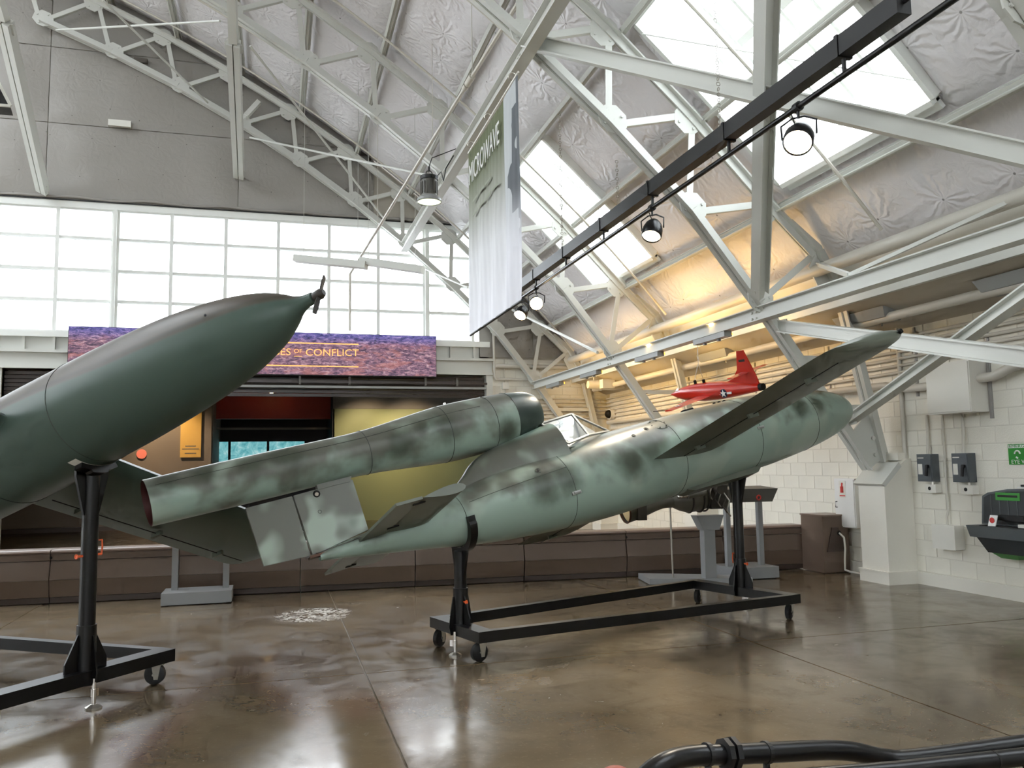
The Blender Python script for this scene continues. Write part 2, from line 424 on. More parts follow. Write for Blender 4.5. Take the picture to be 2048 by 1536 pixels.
def mat_sign():
    """the picture shown on the LED wall: a ruined city at dusk (flat print, lit screen)"""
    m, t, b = nt_new('led_picture'); g = NT(t)
    tc = g.n('ShaderNodeTexCoord').outputs['Object']
    sp = g.n('ShaderNodeSeparateXYZ'); g.l(tc, sp.inputs[0])
    mp = g.n('ShaderNodeMapping'); mp.inputs['Scale'].default_value = (1.0, 1.0, 3.2); g.l(tc, mp.inputs['Vector'])
    n1 = g.noise(1.6, 4, 0.7, mp.outputs[0], 0.6); n2 = g.noise(6, 9, 0.85, mp.outputs[0], 0.6); n3 = g.noise(16, 4, 0.8, mp.outputs[0])
    z = g.mapr(sp.outputs[2], 0.62, 0.95)
    lo = g.ramp(n2, [(0.40, lin((40, 32, 52))), (0.47, lin((104, 76, 104))), (0.53, lin((164, 118, 138))), (0.62, lin((232, 200, 202)))])
    warm = g.mix(g.mapr(n1, 0.5, 0.62, 0, 0.4), lo, lin((210, 128, 108)))
    hi = g.ramp(n2, [(0.42, lin((36, 40, 84))), (0.5, lin((92, 90, 172))), (0.6, lin((186, 160, 214)))])
    c = g.mix(z, warm, hi)
    c = g.mix(g.mapr(n3, 0.6, 0.75, 0, 0.4), c, lin((36, 30, 48)))
    g.l(c, b.inputs['Emission Color']); b.inputs['Emission Strength'].default_value = 0.42; m.cycles.emission_sampling = 'NONE'
    b.inputs['Base Color'].default_value = (0.01, 0.01, 0.01, 1); b.inputs['Roughness'].default_value = 0.5
    return m
M['ledpic'] = mat_sign()
def mat_banner():
    """printed cloth: olive at the top fading to white; darker building silhouette down the near edge (object axes: y along, z up)"""
    m, t, b = nt_new('banner_print'); g = NT(t)
    tc = g.n('ShaderNodeTexCoord').outputs['Object']
    sp = g.n('ShaderNodeSeparateXYZ'); g.l(tc, sp.inputs[0])
    z = sp.outputs[2]; y = sp.outputs[1]
    c = g.ramp(g.math('DIVIDE', z, 2.73), [(0.0, lin((226, 226, 232))), (0.38, lin((205, 206, 208))), (0.62, lin((148, 150, 140))), (0.82, lin((100, 106, 82))), (1.0, lin((96, 102, 76)))])
    side = g.mapr(y, -0.62, -0.64)
    stepn = g.math('MULTIPLY', g.math('SNAP', g.math('ADD', g.math('MULTIPLY', g.noise(1.7, 1, 0.3, tc), 1.3), 0.0), 0.18), 1.0)
    sil = g.mapr(g.math('ADD', y, stepn), -0.45, -0.47)
    pic = g.mix(sil, lin((176, 180, 182)), lin((92, 96, 100)))
    pic = g.mix(g.mapr(z, 1.5, 0.5), pic, lin((214, 214, 220)))
    c = g.mix(side, c, pic)
    g.l(c, b.inputs['Base Color']); b.inputs['Roughness'].default_value = 0.75
    b.inputs['Specular IOR Level'].default_value = 0.2
    wv = g.n('ShaderNodeTexWave', wave_type='BANDS', bands_direction='Y'); wv.inputs['Scale'].default_value = 1.9; wv.inputs['Distortion'].default_value = 4.5; wv.inputs['Detail'].default_value = 2; wv.inputs['Detail Scale'].default_value = 0.6
    g.l(tc, wv.inputs['Vector'])
    g.bump(wv.outputs['Fac'], 0.35, 0.02, b)
    return m
M['banner'] = mat_banner()
M['faint'] = pbr('faint_print', (136, 141, 124), 0.75)
def mat_screen():
    m, t, b = nt_new('monitor_picture'); g = NT(t)
    tc = g.n('ShaderNodeTexCoord').outputs['Object']
    sp = g.n('ShaderNodeSeparateXYZ'); g.l(tc, sp.inputs[0])
    n = g.noise(5, 6, 0.7, tc, 0.5)
    c = g.ramp(n, [(0.35, lin((60, 150, 160))), (0.55, lin((130, 196, 200))), (0.7, lin((200, 226, 226)))])
    mp = g.n('ShaderNodeMapping'); mp.inputs['Scale'].default_value = (12, 1, 3); g.l(tc, mp.inputs['Vector'])
    low = g.ramp(g.noise(1.4, 2, 0.5, mp.outputs[0]), [(0.4, lin((226, 232, 236))), (0.52, lin((176, 90, 90))), (0.62, lin((40, 40, 44)))])
    c = g.mix(g.mapr(sp.outputs[2], 0.26, 0.22), c, low)
    c = g.mix(g.mapr(sp.outputs[2], 0.12, 0.1), c, lin((214, 226, 236)))
    g.l(c, b.inputs['Emission Color']); b.inputs['Emission Strength'].default_value = 0.42; m.cycles.emission_sampling = 'NONE'
    b.inputs['Base Color'].default_value = (0.01, 0.01, 0.01, 1)
    return m
M['screen'] = mat_screen()
# ---------------------------------------------------------------- hall shell
XC, ZC, RO, RI = -13.9, -13.6, 27.42, 26.42          # arched roof: circle of the outer and inner truss chords
RS = RO + 0.24                                        # roof facing
YA, YBT, YCT, YN = 9.35, 14.3, 19.15, 4.45            # truss lines
YW, YF = 19.35, -11.0                                 # gable walls
XW, XL = 8.0, -34.7                                   # side walls
def arc(r, th): a = math.radians(th); return XC + r * math.sin(a), ZC + r * math.cos(a)
def A3(r, th, y): x, z = arc(r, th); return V((x, y, z))

# floor: cast slabs with recessed joints
fl = MB().box((XL - 1, YF - 1, -0.25), (XW + 0.4, 30, -0.012)).build('floor', M['joint'], kind='structure')
XJ = [-16.3, -12.9, -9.5, -6.1, -2.7, 0.7, 4.1, XW + 0.2]
YJ = [YF, -4.1, -0.5, 3.1, 6.72, 10.32, 13.92, 17.52, 21.1, 24.7, 29.5]
for i in range(len(XJ) - 1):
    for j in range(len(YJ) - 1):
        g_ = 0.007
        MB().box((XJ[i] + g_, YJ[j] + g_, -0.06), (XJ[i + 1] - g_, YJ[j + 1] - g_, 0.0)).build('slab', M['floor'], fl)
MB().box((XL - 1, YF - 1, -0.06), (XJ[0], 29.5, 0.0)).build('slab', M['floor'], fl)

# roof
ce = bpy.data.objects.new('ceiling', None); col.objects.link(ce); ce['kind'] = 'structure'; INV[ce.name] = Matrix.Identity(4)
PUR = [47.6 - 3.2 * k for k in range(11)]             # purlin lines, eave to crown
SKY_R = [(6.5, 9.08), (12.9, 15.5), (0.0, 2.6), (-6.4, -3.8)]   # skylights of this slope along the hall
SK0, SK1 = 41.35, 47.05                               # their span up the slope
def uvgrid(me, nu, nv, fn):
    uv = me.uv_layers.new(name='UVMap')
    for p in me.polygons:
        for li, vi in zip(p.loop_indices, p.vertices):
            i = vi % (nu + 1); j = vi // (nu + 1); uv.data[li].uv = fn(i / nu, j / nv)
def quilt_panel(t0, t1, y0, y1, puff, parent, name='insulation_panel', m=None, thick=True):
    nu = max(4, min(26, int((y1 - y0) / 0.14))); nv = 10 if thick else 3
    sd = random.random() * 40
    def fn(u, v):
        th = t0 + (t1 - t0) * v; y = y0 + (y1 - y0) * u
        e = min(1.0, 5.0 * min(v, 1 - v)) ** 0.7 * min(1.0, 9.0 * min(u, 1 - u)) ** 0.7
        k = noise.noise(V((y * 0.9, th * 0.42, sd))) * 0.5 + noise.noise(V((y * 2.4, th * 1.1, sd + 5))) * 0.28
        return A3(RS - puff * e * (0.75 + 0.9 * k), th, y)
    mb = MB().grid(fn, nu, nv)
    o = mb.build(name, m or M['quilt'], parent, smooth=60)
    uvgrid(o.data, nu, nv, lambda u, v: (y0 + (y1 - y0) * u + sd, (t0 + (t1 - t0) * v) * math.radians(1) * RS))
    return o
BAYS = [(YF, YN - 4.9), (YN - 4.9, YN), (YN, YA), (YA, YBT), (YBT, YW + .02)]
edges = [49.9] + PUR
for k in range(len(edges) - 1):
    t0, t1 = edges[k], edges[k + 1]
    for (y0, y1) in BAYS:
        segs = [(y0, y1)]
        if t0 <= 47.7 and t1 >= 41.1:                 # rows crossed by the skylights
            for (s0, s1) in SKY_R:
                nxt = []
                for (a, b_) in segs:
                    if s1 <= a or s0 >= b_: nxt.append((a, b_)); continue
                    if s0 > a: nxt.append((a, s0))
                    if s1 < b_: nxt.append((s1, b_))
                segs = nxt
        for (a, b_) in segs:
            if b_ - a > 0.05: quilt_panel(t0, t1, a, b_, 0.05 if k == 0 else 0.13, ce)
# slivers above and below each skylight
for (s0, s1) in SKY_R:
    quilt_panel(47.6, SK1, s0, s1, 0.0, ce, thick=False); quilt_panel(SK0, 41.2, s0, s1, 0.0, ce, thick=False)
# the far side of the arch, out of view: plain facing, roof lights added to steer daylight
for k in range(20):
    t0 = PUR[-1] - 3.2 * k; t1 = t0 - 3.2
    cuts = [(8.0, 12.4), (13.0, 17.5)] if k in (1, 2, 3, 5, 6, 7, 9, 10, 11) else ([(-6.0, 0.5), (8.0, 12.4), (13.0, 17.5)] if k in (13, 14, 15, 16, 17) else [])
    ys = [YF]
    for (s0, s1) in sorted(cuts): ys += [s0, s1]
    ys.append(YW)
    for i in range(0, len(ys), 2):
        o = MB().grid(lambda u, v: A3(RS, t0 + (t1 - t0) * v, ys[i] + (ys[i + 1] - ys[i]) * u), 1, 2).build('roof_sheet', M['roofsheet'], ce)
MB().grid(lambda u, v: A3(RS + .05, 50.5 - 101 * u, YW - .3 + 1.0 * v), 60, 1).build('gable_sky_seal', M['roofsheet'], ce)  # strip added to stop sky light leaking in along the gable
# purlins: each its own part
for th in PUR:
    mb = MB(); a = math.radians(th); n_ = V((math.sin(a), 0, math.cos(a)))
    p0 = A3(RO + 0.12, th, YF); p1 = A3(RO + 0.12, th, YW)
    mb.bar(p0, p1, 0.10, 0.03, n_); mb.bar(p0 - n_ * 0.09, p1 - n_ * 0.09, 0.10, 0.02, n_); mb.bar(p0 - n_ * 0.045, p1 - n_ * 0.045, 0.02, 0.2, n_)
    mb.build('purlin', M['steel'], ce)
# skylights of this slope
for si, (s0, s1) in enumerate(SKY_R):
    root = tag(bpy.data.objects.new('window_%d' % (si + 2), None), kind='structure'); col.objects.link(root); INV[root.name] = Matrix.Identity(4)
    for nm, ta, tb, ya, yb in (('curb', SK0, SK1, s0, s0), ('curb', SK0, SK1, s1, s1)):
        q = MB(); sgn = 1 if ya == s0 else -1
        for k in range(6):
            u0 = SK0 + (SK1 - SK0) * k / 6; u1 = SK0 + (SK1 - SK0) * (k + 1) / 6
            q.hexa([A3(RS - 0.14, u0, ya), A3(RS - 0.14, u0, ya - 0.06 * sgn), A3(RS - 0.14, u1, ya - 0.06 * sgn), A3(RS - 0.14, u1, ya),
                    A3(RS + 0.55, u0, ya), A3(RS + 0.55, u0, ya - 0.06 * sgn), A3(RS + 0.55, u1, ya - 0.06 * sgn), A3(RS + 0.55, u1, ya)])
        q.build(nm, M['alu'], root)
    for th, sg in ((SK0, -1), (SK1, 1)):
        a = math.radians(th); tg = V((math.cos(a), 0, -math.sin(a)))
        q = MB(); n_ = V((math.sin(a), 0, math.cos(a)))
        q.bar(A3(RS + 0.2, th, s0) + tg * 0.03 * sg, A3(RS + 0.2, th, s1) + tg * 0.03 * sg, 0.06, 0.7, n_)
        q.bar(A3(RS - 0.05, th, s0) + tg * 0.09 * sg, A3(RS - 0.05, th, s1) + tg * 0.09 * sg, 0.12, 0.05, n_)
        q.build('curb', M['alu'], root)
    NB = 6
    for k in range(1, NB):
        y = s0 + (s1 - s0) * k / NB; q = MB()
        for j in range(4):
            q.bar(A3(RS + 0.44, SK0 + (SK1 - SK0) * j / 4, y), A3(RS + 0.44, SK0 + (SK1 - SK0) * (j + 1) / 4, y), 0.045, 0.08, (0.7, 0, 0.7))
        q.build('glazing_bar', M['alu'], root)
    q = MB(); q.bar(A3(RS + 0.44, 43.6, s0), A3(RS + 0.44, 43.6, s1), 0.1, 0.06, (0.7, 0, 0.7)); q.build('cross_bar', M['alu'], root)
    for k in range(NB):
        for (u0, u1) in ((SK0, 43.6), (43.6, SK1)):
            y0 = s0 + (s1 - s0) * k / NB + 0.01; y1 = s0 + (s1 - s0) * (k + 1) / NB - 0.01
            MB().grid(lambda u, v: A3(RS + 0.5, u0 + (u1 - u0) * v, y0 + (y1 - y0) * u), 1, 2).build('pane', M['pane'], root)

# eave: fascia, sloping soffit to the wall
ex0, ez0 = arc(RS, 49.9)
MB().box((ex0 - 0.02, YF, 3.68), (ex0 + 0.05, YW, ez0 + 0.05)).build('trim_1', M['plaster'], kind='structure')
sf = MB(); sf.hexa([(7.12, YF, 3.64), (XW + 0.1, YF, 3.28), (XW + 0.1, YW, 3.28), (7.12, YW, 3.64), (7.12, YF, 3.70), (XW + 0.1, YF, 3.36), (XW + 0.1, YW, 3.36), (7.12, YW, 3.70)])
sf.build('soffit', M['soffit'], kind='structure')
MB().box((7.08, YF, 3.60), (7.14, YW, 3.72)).build('trim_2', M['steel'], kind='structure')
# roof closing sheet behind the eave (keeps the sky out)
MB().grid(lambda u, v: A3(RS + 0.02, 49.9 + 1.4 * v, YF + (YW - YF) * u), 1, 2).build('eave_sheet', M['soffit'], ce)

# ---- right wall of painted blocks
BW, BH = 0.4, 0.2
wr = MB().box((XW + 0.006, YF, 0), (XW + 0.3, YW + 0.3, 4.6)).build('wall_right', M['mortar'], kind='structure')
def block_mesh(axis):
    q = MB(); j = 0.004; c = 0.004
    def P(a, b, d): return (d, a, b) if axis == 'x' else (a, d, b)
    sgn = 1
    w2, h2 = BW / 2 - j, BH / 2 - j
    base = [P(-w2, -h2, 0.014), P(w2, -h2, 0.014), P(w2, h2, 0.014), P(-w2, h2, 0.014)]
    top = [P(-w2 + c, -h2 + c, 0.0), P(w2 - c, -h2 + c, 0.0), P(w2 - c, h2 - c, 0.0), P(-w2 + c, h2 - c, 0.0)]
    q.add(base + top, [(0, 1, 5, 4), (1, 2, 6, 5), (2, 3, 7, 6), (3, 0, 4, 7), (4, 5, 6, 7)])
    me = q.mesh('block_' + axis); me.materials.append(M['block'])
    return me
bmx = block_mesh('x'); bmy = block_mesh('y')
far = MB()
for r in range(16):
    z = 0.16 + BH * (r + 0.5)
    off = 0 if r % 2 else BW / 2
    n0 = 0; y = 6.9 + off
    while y < YW + 0.1:
        if y < 13.9 - 0.0:
            place(bmx, 'block', (XW, y, z), wr)
        else:
            far.hexa([(XW + .014, y - .195, z - .095), (XW + .014, y + .195, z - .095), (XW + .014, y + .195, z + .095), (XW + .014, y - .195, z + .095),
                      (XW, y - .19, z - .09), (XW, y + .19, z - .09), (XW, y + .19, z + .09), (XW, y - .19, z + .09)])
        y += BW
far.build('blocks_far', M['block'], wr, kind='stuff')
q = MB(); q.box((XW - 0.03, YF, 0), (XW + 0.01, YW, 0.145)); q.box((XW - 0.035, YF, 0.145), (XW + 0.01, YW, 0.16)); q.build('baseboard_right', M['plaster'], kind='structure')
wl = MB().box((XL, YF, 0), (XL + 0.2, YW, 1.0)).build('wall_left', M['plaster'], kind='structure')
MB().box((XL, YF, 4.6), (XL + 0.2, YW, 5.2)).build('head_panel', M['plaster'], wl)
MB().box((XL, YF, 1.0), (XL + 0.2, 8.0, 4.6)).build('wall_panel', M['plaster'], wl)
for k in range(7):
    y = YF + (YW - YF) * k / 6; MB().box((XL, y - .3, 1.0), (XL + 0.2, y + .3, 4.6)).build('mullion', M['plaster'], wl)
MB().add([(XL + .1, YF, 1.0), (XL + .1, YW, 1.0), (XL + .1, YW, 4.6), (XL + .1, YF, 4.6)], [(0, 1, 2, 3)]).build('pane', M['pane'], wl)  # unseen glazing, added to throw daylight across to the right side

# ---- back gable wall: opening, header, window band, insulated gable
wb = bpy.data.objects.new('wall_back', None); col.objects.link(wb); wb['kind'] = 'structure'; INV[wb.name] = Matrix.Identity(4)
OX0, OX1, OZ = -5.45, 4.88, 3.76
WX0, WX1, WZ0, WZ1 = -10.2, 4.62, 4.57, 7.26
MB().box((OX1 + 0.16, YW + 0.006, 0), (XW + 0.2, YW + 0.3, 4.16)).build('block_backing', M['mortar'], wb)
for r in range(20):
    z = BH * (r + 0.5) + 0.1; x = OX1 + 0.16 + (BW / 2 if r % 2 else BW)
    while x < XW + 0.1:
        place(bmy, 'block', (x, YW, z), wb); x += BW
MB().box((XL, YW, 0), (OX0, YW + 0.3, OZ)).build('wall_panel', M['plaster'], wb)
q = MB(); q.box((OX1, YW - 0.06, 0), (OX1 + 0.16, YW + 0.35, OZ + 0.05)); q.build('jamb', M['steel'], wb)
q = MB(); q.box((OX0 - 0.16, YW - 0.06, 0), (OX0, YW + 0.35, OZ + 0.05)); q.build('jamb', M['steel'], wb)
MB().box((XL, YW - 0.02, OZ), (OX1 + 0.16, YW + 0.3, 4.12)).build('header_beam', M['steel'], wb)
MB().box((XL, YW - 0.12, 4.1), (OX1 + 0.2, YW + 0.2, 4.16)).build('header_flange', M['steel'], wb)
MB().box((XL, YW - 0.1, OZ + 0.0), (OX1 + 0.16, YW + 0.2, OZ + 0.06)).build('header_flange', M['steel'], wb)
MB().box((XL, YW + 0.06, 4.14), (OX1 + 0.1, YW + 0.3, 4.5)).build('transom_panel', M['steel'], wb)
MB().box((XL, YW - 0.06, 4.44), (OX1 + 0.1, YW + 0.25, 4.57)).build('window_sill', M['alu'], wb)
x = OX1 - 0.3
while x > -10:
    MB().box((x, YW - 0.02, 4.16), (x + 0.05, YW + 0.1, 4.45)).build('stiffener', M['steel'], wb); x -= 0.57
# insulated gable above the window (and beside it)
def roof_z(x): return ZC + math.sqrt(max(0.0, (RS + 0.1) ** 2 - (x - XC) ** 2))
gb = MB()
xs_ = [XL + (4.74 - XL) * i / 72 for i in range(73)] + [4.74 + (XW + .1 - 4.74) * i / 8 for i in range(1, 9)]
for xa, xb in zip(xs_[:-1], xs_[1:]):
    z0 = WZ1 + 0.02 if xb < 4.75 else 4.14
    if max(roof_z(xa), roof_z(xb)) > z0:
        gb.add([(xa, YW + 0.06, z0), (xb, YW + 0.06, z0), (xb, YW + 0.06, max(z0, roof_z(xb))), (xa, YW + 0.06, max(z0, roof_z(xa)))], [(0, 1, 2, 3)])
gb.build('gable_backing', M['soffit'], wb)
SX = [-20.0, -16.5, -12.6, -8.7, -4.8, -0.87, 2.2, 4.74, 6.1, 7.3]; SZ = [7.5, 9.13, 10.84, 12.6]
for i in range(len(SX) - 1):
    zs = SZ if SX[i] < 4.7 else [4.2, 5.8, 7.5, 9.13]
    for j in range(len(zs) - 1):
        x0, x1, z0, z1 = SX[i] + 0.008, SX[i + 1] - 0.008, zs[j] + 0.008, zs[j + 1] - 0.008
        if min(roof_z(x0), roof_z(x1)) < z0 - 0.4 and x1 > 2.3: continue
        sd = random.random() * 30
        def fn(u, v):
            x = x0 + (x1 - x0) * u; z = z0 + (z1 - z0) * v; z = min(z, roof_z(x) + 0.3)
            e = min(1, 8 * min(u, 1 - u)) * min(1, 6 * min(v, 1 - v))
            return V((x, YW + 0.02 - 0.06 * e * (0.6 + 0.9 * noise.noise(V((x * 0.8, z * 1.3, sd)))), z))
        nu, nv = 20, 12
        o = MB().grid(fn, nu, nv).build('facing_sheet', M['quilt_flat'], wb, smooth=60)
        uvgrid(o.data, nu, nv, lambda u, v: (x0 + (x1 - x0) * u + sd, z0 + (z1 - z0) * v))
# ragged lower hem of the facing
q = MB(); pts = []
x = -9.0
while x < 4.6:
    pts.append(V((x, YW - 0.04, 7.47 + 0.045 * noise.noise(V((x * 1.3, 3, 0)))))); x += 0.22
q.tube(pts, 0.035, 7); q.build('facing_hem', M['quilt_flat'], wb, smooth=60)
MB().box((WX0, YW - 0.05, WZ1), (WX1 + 0.3, YW + 0.1, 7.4)).build('window_head', M['alu'], wb)
q = MB(); q.box((-9, YW - 0.07, 7.40), (WX1 + 0.1, YW - 0.04, 7.425)); q.build('head_track', M['blackmatt'], wb)
# window band: mullions, transoms, panes
w1 = tag(bpy.data.objects.new('window_1', None), kind='structure'); col.objects.link(w1); INV[w1.name] = Matrix.Identity(4)
mx = [-3.385 + 1.137 * k for k in range(-6, 8)]
rows = [WZ0, 5.25, 5.92, 6.62, WZ1]
for k, x in enumerate(mx):
    wd = 0.16 if (k - 6) % 6 == 0 else 0.075
    if x > WX1: x = WX1
    MB().box((x - wd / 2, YW - 0.02, WZ0), (x + wd / 2, YW + 0.14, WZ1)).build('mullion', M['alu'], w1)
    if wd > 0.1: MB().box((x - 0.03, YW - 0.1, WZ0), (x + 0.03, YW - 0.02, WZ1)).build('mullion_fin', M['alu'], w1)
for z in rows:
    MB().box((mx[0], YW + 0.0, z - 0.03), (WX1, YW + 0.12, z + 0.03)).build('transom', M['alu'], w1)
for k in range(len(mx) - 1):
    for j in range(4):
        xb = min(mx[k + 1], WX1)
        if xb - mx[k] < 0.1: continue
        MB().add([(mx[k] + .03, YW + .07, rows[j] + .02), (xb - .03, YW + .07, rows[j] + .02), (xb - .03, YW + .07, rows[j + 1] - .02), (mx[k] + .03, YW + .07, rows[j + 1] - .02)], [(0, 1, 2, 3)]).build('pane', M['pane'], w1)
q = MB(); q.box((XL, YW + 0.02, 4.5), (mx[0], YW + 0.3, 7.6)); q.build('wall_panel', M['plaster'], wb)
# front gable (behind the camera), glass band added for frontal fill light
wf = bpy.data.objects.new('wall_front', None); col.objects.link(wf); wf['kind'] = 'structure'; INV[wf.name] = Matrix.Identity(4)
MB().box((XL, YF - 0.3, 0), (XW + 0.3, YF, 4.3)).build('wall_panel', M['plaster'], wf); MB().box((XL, YF - 0.3, 7.2), (XW + 0.3, YF, 15)).build('wall_panel', M['plaster'], wf)
MB().box((4.6, YF - 0.3, 4.3), (XW + 0.3, YF, 7.2)).build('wall_panel', M['plaster'], wf); MB().box((XL, YF - 0.3, 4.3), (-10.2, YF, 7.2)).build('wall_panel', M['plaster'], wf)
MB().add([(-10.2, YF - .1, 4.3), (4.6, YF - .1, 4.3), (4.6, YF - .1, 7.2), (-10.2, YF - .1, 7.2)], [(0, 1, 2, 3)]).build('pane', M['pane'], wf)

# ---- gallery beyond the opening
YG = YW + 0.3
gl = bpy.data.objects.new('wall_gallery', None); col.objects.link(gl); gl['kind'] = 'structure'; INV[gl.name] = Matrix.Identity(4)
MB().box((1.68, 25.5, 0), (9, 25.8, 3.37)).build('olive_panel', M['olive'], gl)
MB().box((1.68, 25.48, 3.37), (9, 25.8, 4.4)).build('upper_panel', M['galleryup'], gl)
MB().box((-12, 24.8, 0), (-1.72, 25.1, 4.4)).build('brown_panel', M['gallery'], gl)
MB().box((1.66, 25.5, 0), (1.72, 29, 4.4)).build('return_panel', M['dark'], gl); MB().box((-1.76, 25.0, 0), (-1.70, 29, 4.4)).build('return_panel', M['gallery'], gl)
MB().box((-2, 28.5, 0), (2, 28.7, 4.4)).build('dark_panel', M['dark'], gl)
MB().box((-12, YG, 0), (-11.8, 29, 4.4)).build('side_panel', M['gallery'], gl); MB().box((8.8, YG, 0), (9, 29, 4.4)).build('side_panel', M['galleryup'], gl)
MB().box((-12, YG, 4.35), (9, 29, 4.5)).build('gallery_ceiling', M['dark'], gl)
MB().box((-12, YG - 0.02, OZ), (9, YG + 0.05, 4.5)).build('head_panel', M['dark'], gl)
MB().box((-12.0, 24.74, 0), (-1.72, 24.8, 0.12)).build('gallery_skirting', M['brownkick'], gl)
# ---------------------------------------------------------------- roof trusses and bracing
OUT = [47.3 - 3.23 * k for k in range(10)]
INN = [45.9 - 3.27 * k for k in range(9)]
KI, KO = (6.0, 3.62), (6.93, 4.36)                     # inner and outer knee
BI, BO = (7.56, 1.46), (7.77, 1.56)                   # feet
def chord_profile(mb, pts, w, h, t=0.022):
    """double angle: two flat flanges and a slotted web along a chain of points (truss plane = XZ)"""
    for a, b in zip(pts[:-1], pts[1:]):
        a = V(a); b = V(b); d = (b - a).normalized(); n_ = V((-d.z, 0, d.x))
        if n_.z < 0: n_ = -n_
        ya = V((0, 1, 0))
        for s in (-1, 1):
            mb.bar(a + ya * (w / 4 + t / 2) * s, b + ya * (w / 4 + t / 2) * s, w / 2 - t, t, n_)
            mb.bar(a + ya * t * s + n_ * h / 2, b + ya * t * s + n_ * h / 2, t, h, n_)
def gusset(mb, c, y, rx, rz, t=0.02, ang=0.0):
    poly = [(-rx, -rz * .35), (-rx * .45, -rz), (rx * .45, -rz), (rx, -rz * .35), (rx, rz * .5), (rx * .3, rz), (-rx * .3, rz), (-rx, rz * .5)]
    ca, sa = math.cos(ang), math.sin(ang)
    poly = [(p[0] * ca - p[1] * sa, p[0] * sa + p[1] * ca) for p in poly]
    mb.prism(poly, (c[0], y, c[1]), (1, 0, 0), (0, 0, 1), (0, t, 0))
    for p in poly[1::2]:
        for s in (-1, 1):
            mb.cyl((c[0] + p[0] * .68, y + s * t * .5, c[1] + p[1] * .68), (c[0] + p[0] * .68, y + s * (t * .5 + .018), c[1] + p[1] * .68), .02, n=6)
def make_truss(y, label, first=0, foot=True):
    root = thing('roof_truss', (BI[0], y, 0), label, 'truss', 'arched roof trusses')
    on = [V((KO[0], y, KO[1]))] + [A3(RO, t, y) for t in OUT]; inn = [V((KI[0], y, KI[1]))] + [A3(RI, t, y) for t in INN]
    q = MB(); chord_profile(q, on, 0.2, -0.1); q.build('outer_chord', M['steel'], root)
    q = MB(); chord_profile(q, inn, 0.22, 0.13); q.build('inner_chord', M['steel'], root)
    prs = [(0, 0)]
    for k in range(1, len(on)):
        prs.append((k, k - 1))
        if k < len(inn): prs.append((k, k))
    for k, j in prs:
        a, b = on[k], inn[j]; d = (b - a).normalized()
        q = MB(); n_ = V((-d.z, 0, d.x))
        q.bar(a + d * .06, b - d * .06, 0.014, 0.085, n_); q.bar(a + d * .06 + n_ * .04 + V((0, .03, 0)), b - d * .06 + n_ * .04 + V((0, .03, 0)), 0.07, 0.014, n_)
        q.build('web_member', M['steel'], root)
    for k, p in enumerate(on[1:]):
        q = MB(); gusset(q, (p.x - 0.06, p.z - 0.07), y, 0.2, 0.19, ang=-math.radians(OUT[k])); q.build('gusset_plate', M['steel'], root)
    for k, p in enumerate(inn):
        q = MB(); gusset(q, (p.x + 0.06, p.z + 0.08), y, 0.2, 0.17, ang=pi - math.radians(INN[k - 1] if k else 52)); q.build('gusset_plate', M['steel'], root)
    # knee plate and legs
    q = MB(); q.prism([(0, 0), (-.42, .36), (-.34, .44), (.1, .1), (.2, -.3), (.26, -.66), (.12, -.68), (-.12, -.2)], (KO[0], y, KO[1]), (1, 0, 0), (0, 0, 1), (0, .024, 0)); q.build('knee_plate', M['steel'], root)
    q = MB(); chord_profile(q, [V((KI[0], y, KI[1])), V((BI[0], y, BI[1]))], 0.2, 0.14); q.build('leg', M['steel'], root)
    q = MB(); chord_profile(q, [V((KO[0], y, KO[1])), V((7.28, y, 3.7)), V((BO[0], y, BO[1]))], 0.18, 0.13); q.build('leg', M['steel'], root)
    q = MB(); q.prism([(-.05, 0), (.22, .1), (.2, .75), (.08, .8), (-.26, .42)], (BI[0], y, BI[1] + .02), (1, 0, 0), (0, 0, 1), (0, .03, 0))
    for (dx, dz) in ((0, .1), (.12, .2), (.1, .42), (.14, .6)): q.cyl((BI[0] + dx, y - .04, BI[1] + dz), (BI[0] + dx, y + .04, BI[1] + dz), .028, n=8)
    q.build('foot_plate', M['steel'], root)
    for (a, b) in ((.32, .36), (.62, .66)):
        pa = V((KI[0], y, KI[1])).lerp(V((BI[0], y, BI[1])), a); pb = V((7.28, y, 3.7)).lerp(V((BO[0], y, BO[1])), b)
        q = MB(); q.bar(pa, pb, 0.014, 0.08, (0, 0, 1)); q.build('web_member', M['steel'], root)
    return root
TR = {}
TR['A'] = make_truss(YA, 'white steel arch truss whose feet stand on the tall white pier at right')
TR['B'] = make_truss(YBT, 'white steel arch truss in mid-hall just beyond the hanging grey banner')
TR['C'] = make_truss(YCT, 'white steel arch truss standing right against the window gable wall')
TR['N'] = make_truss(YN, 'nearest white steel arch truss, cutting the upper right corner')
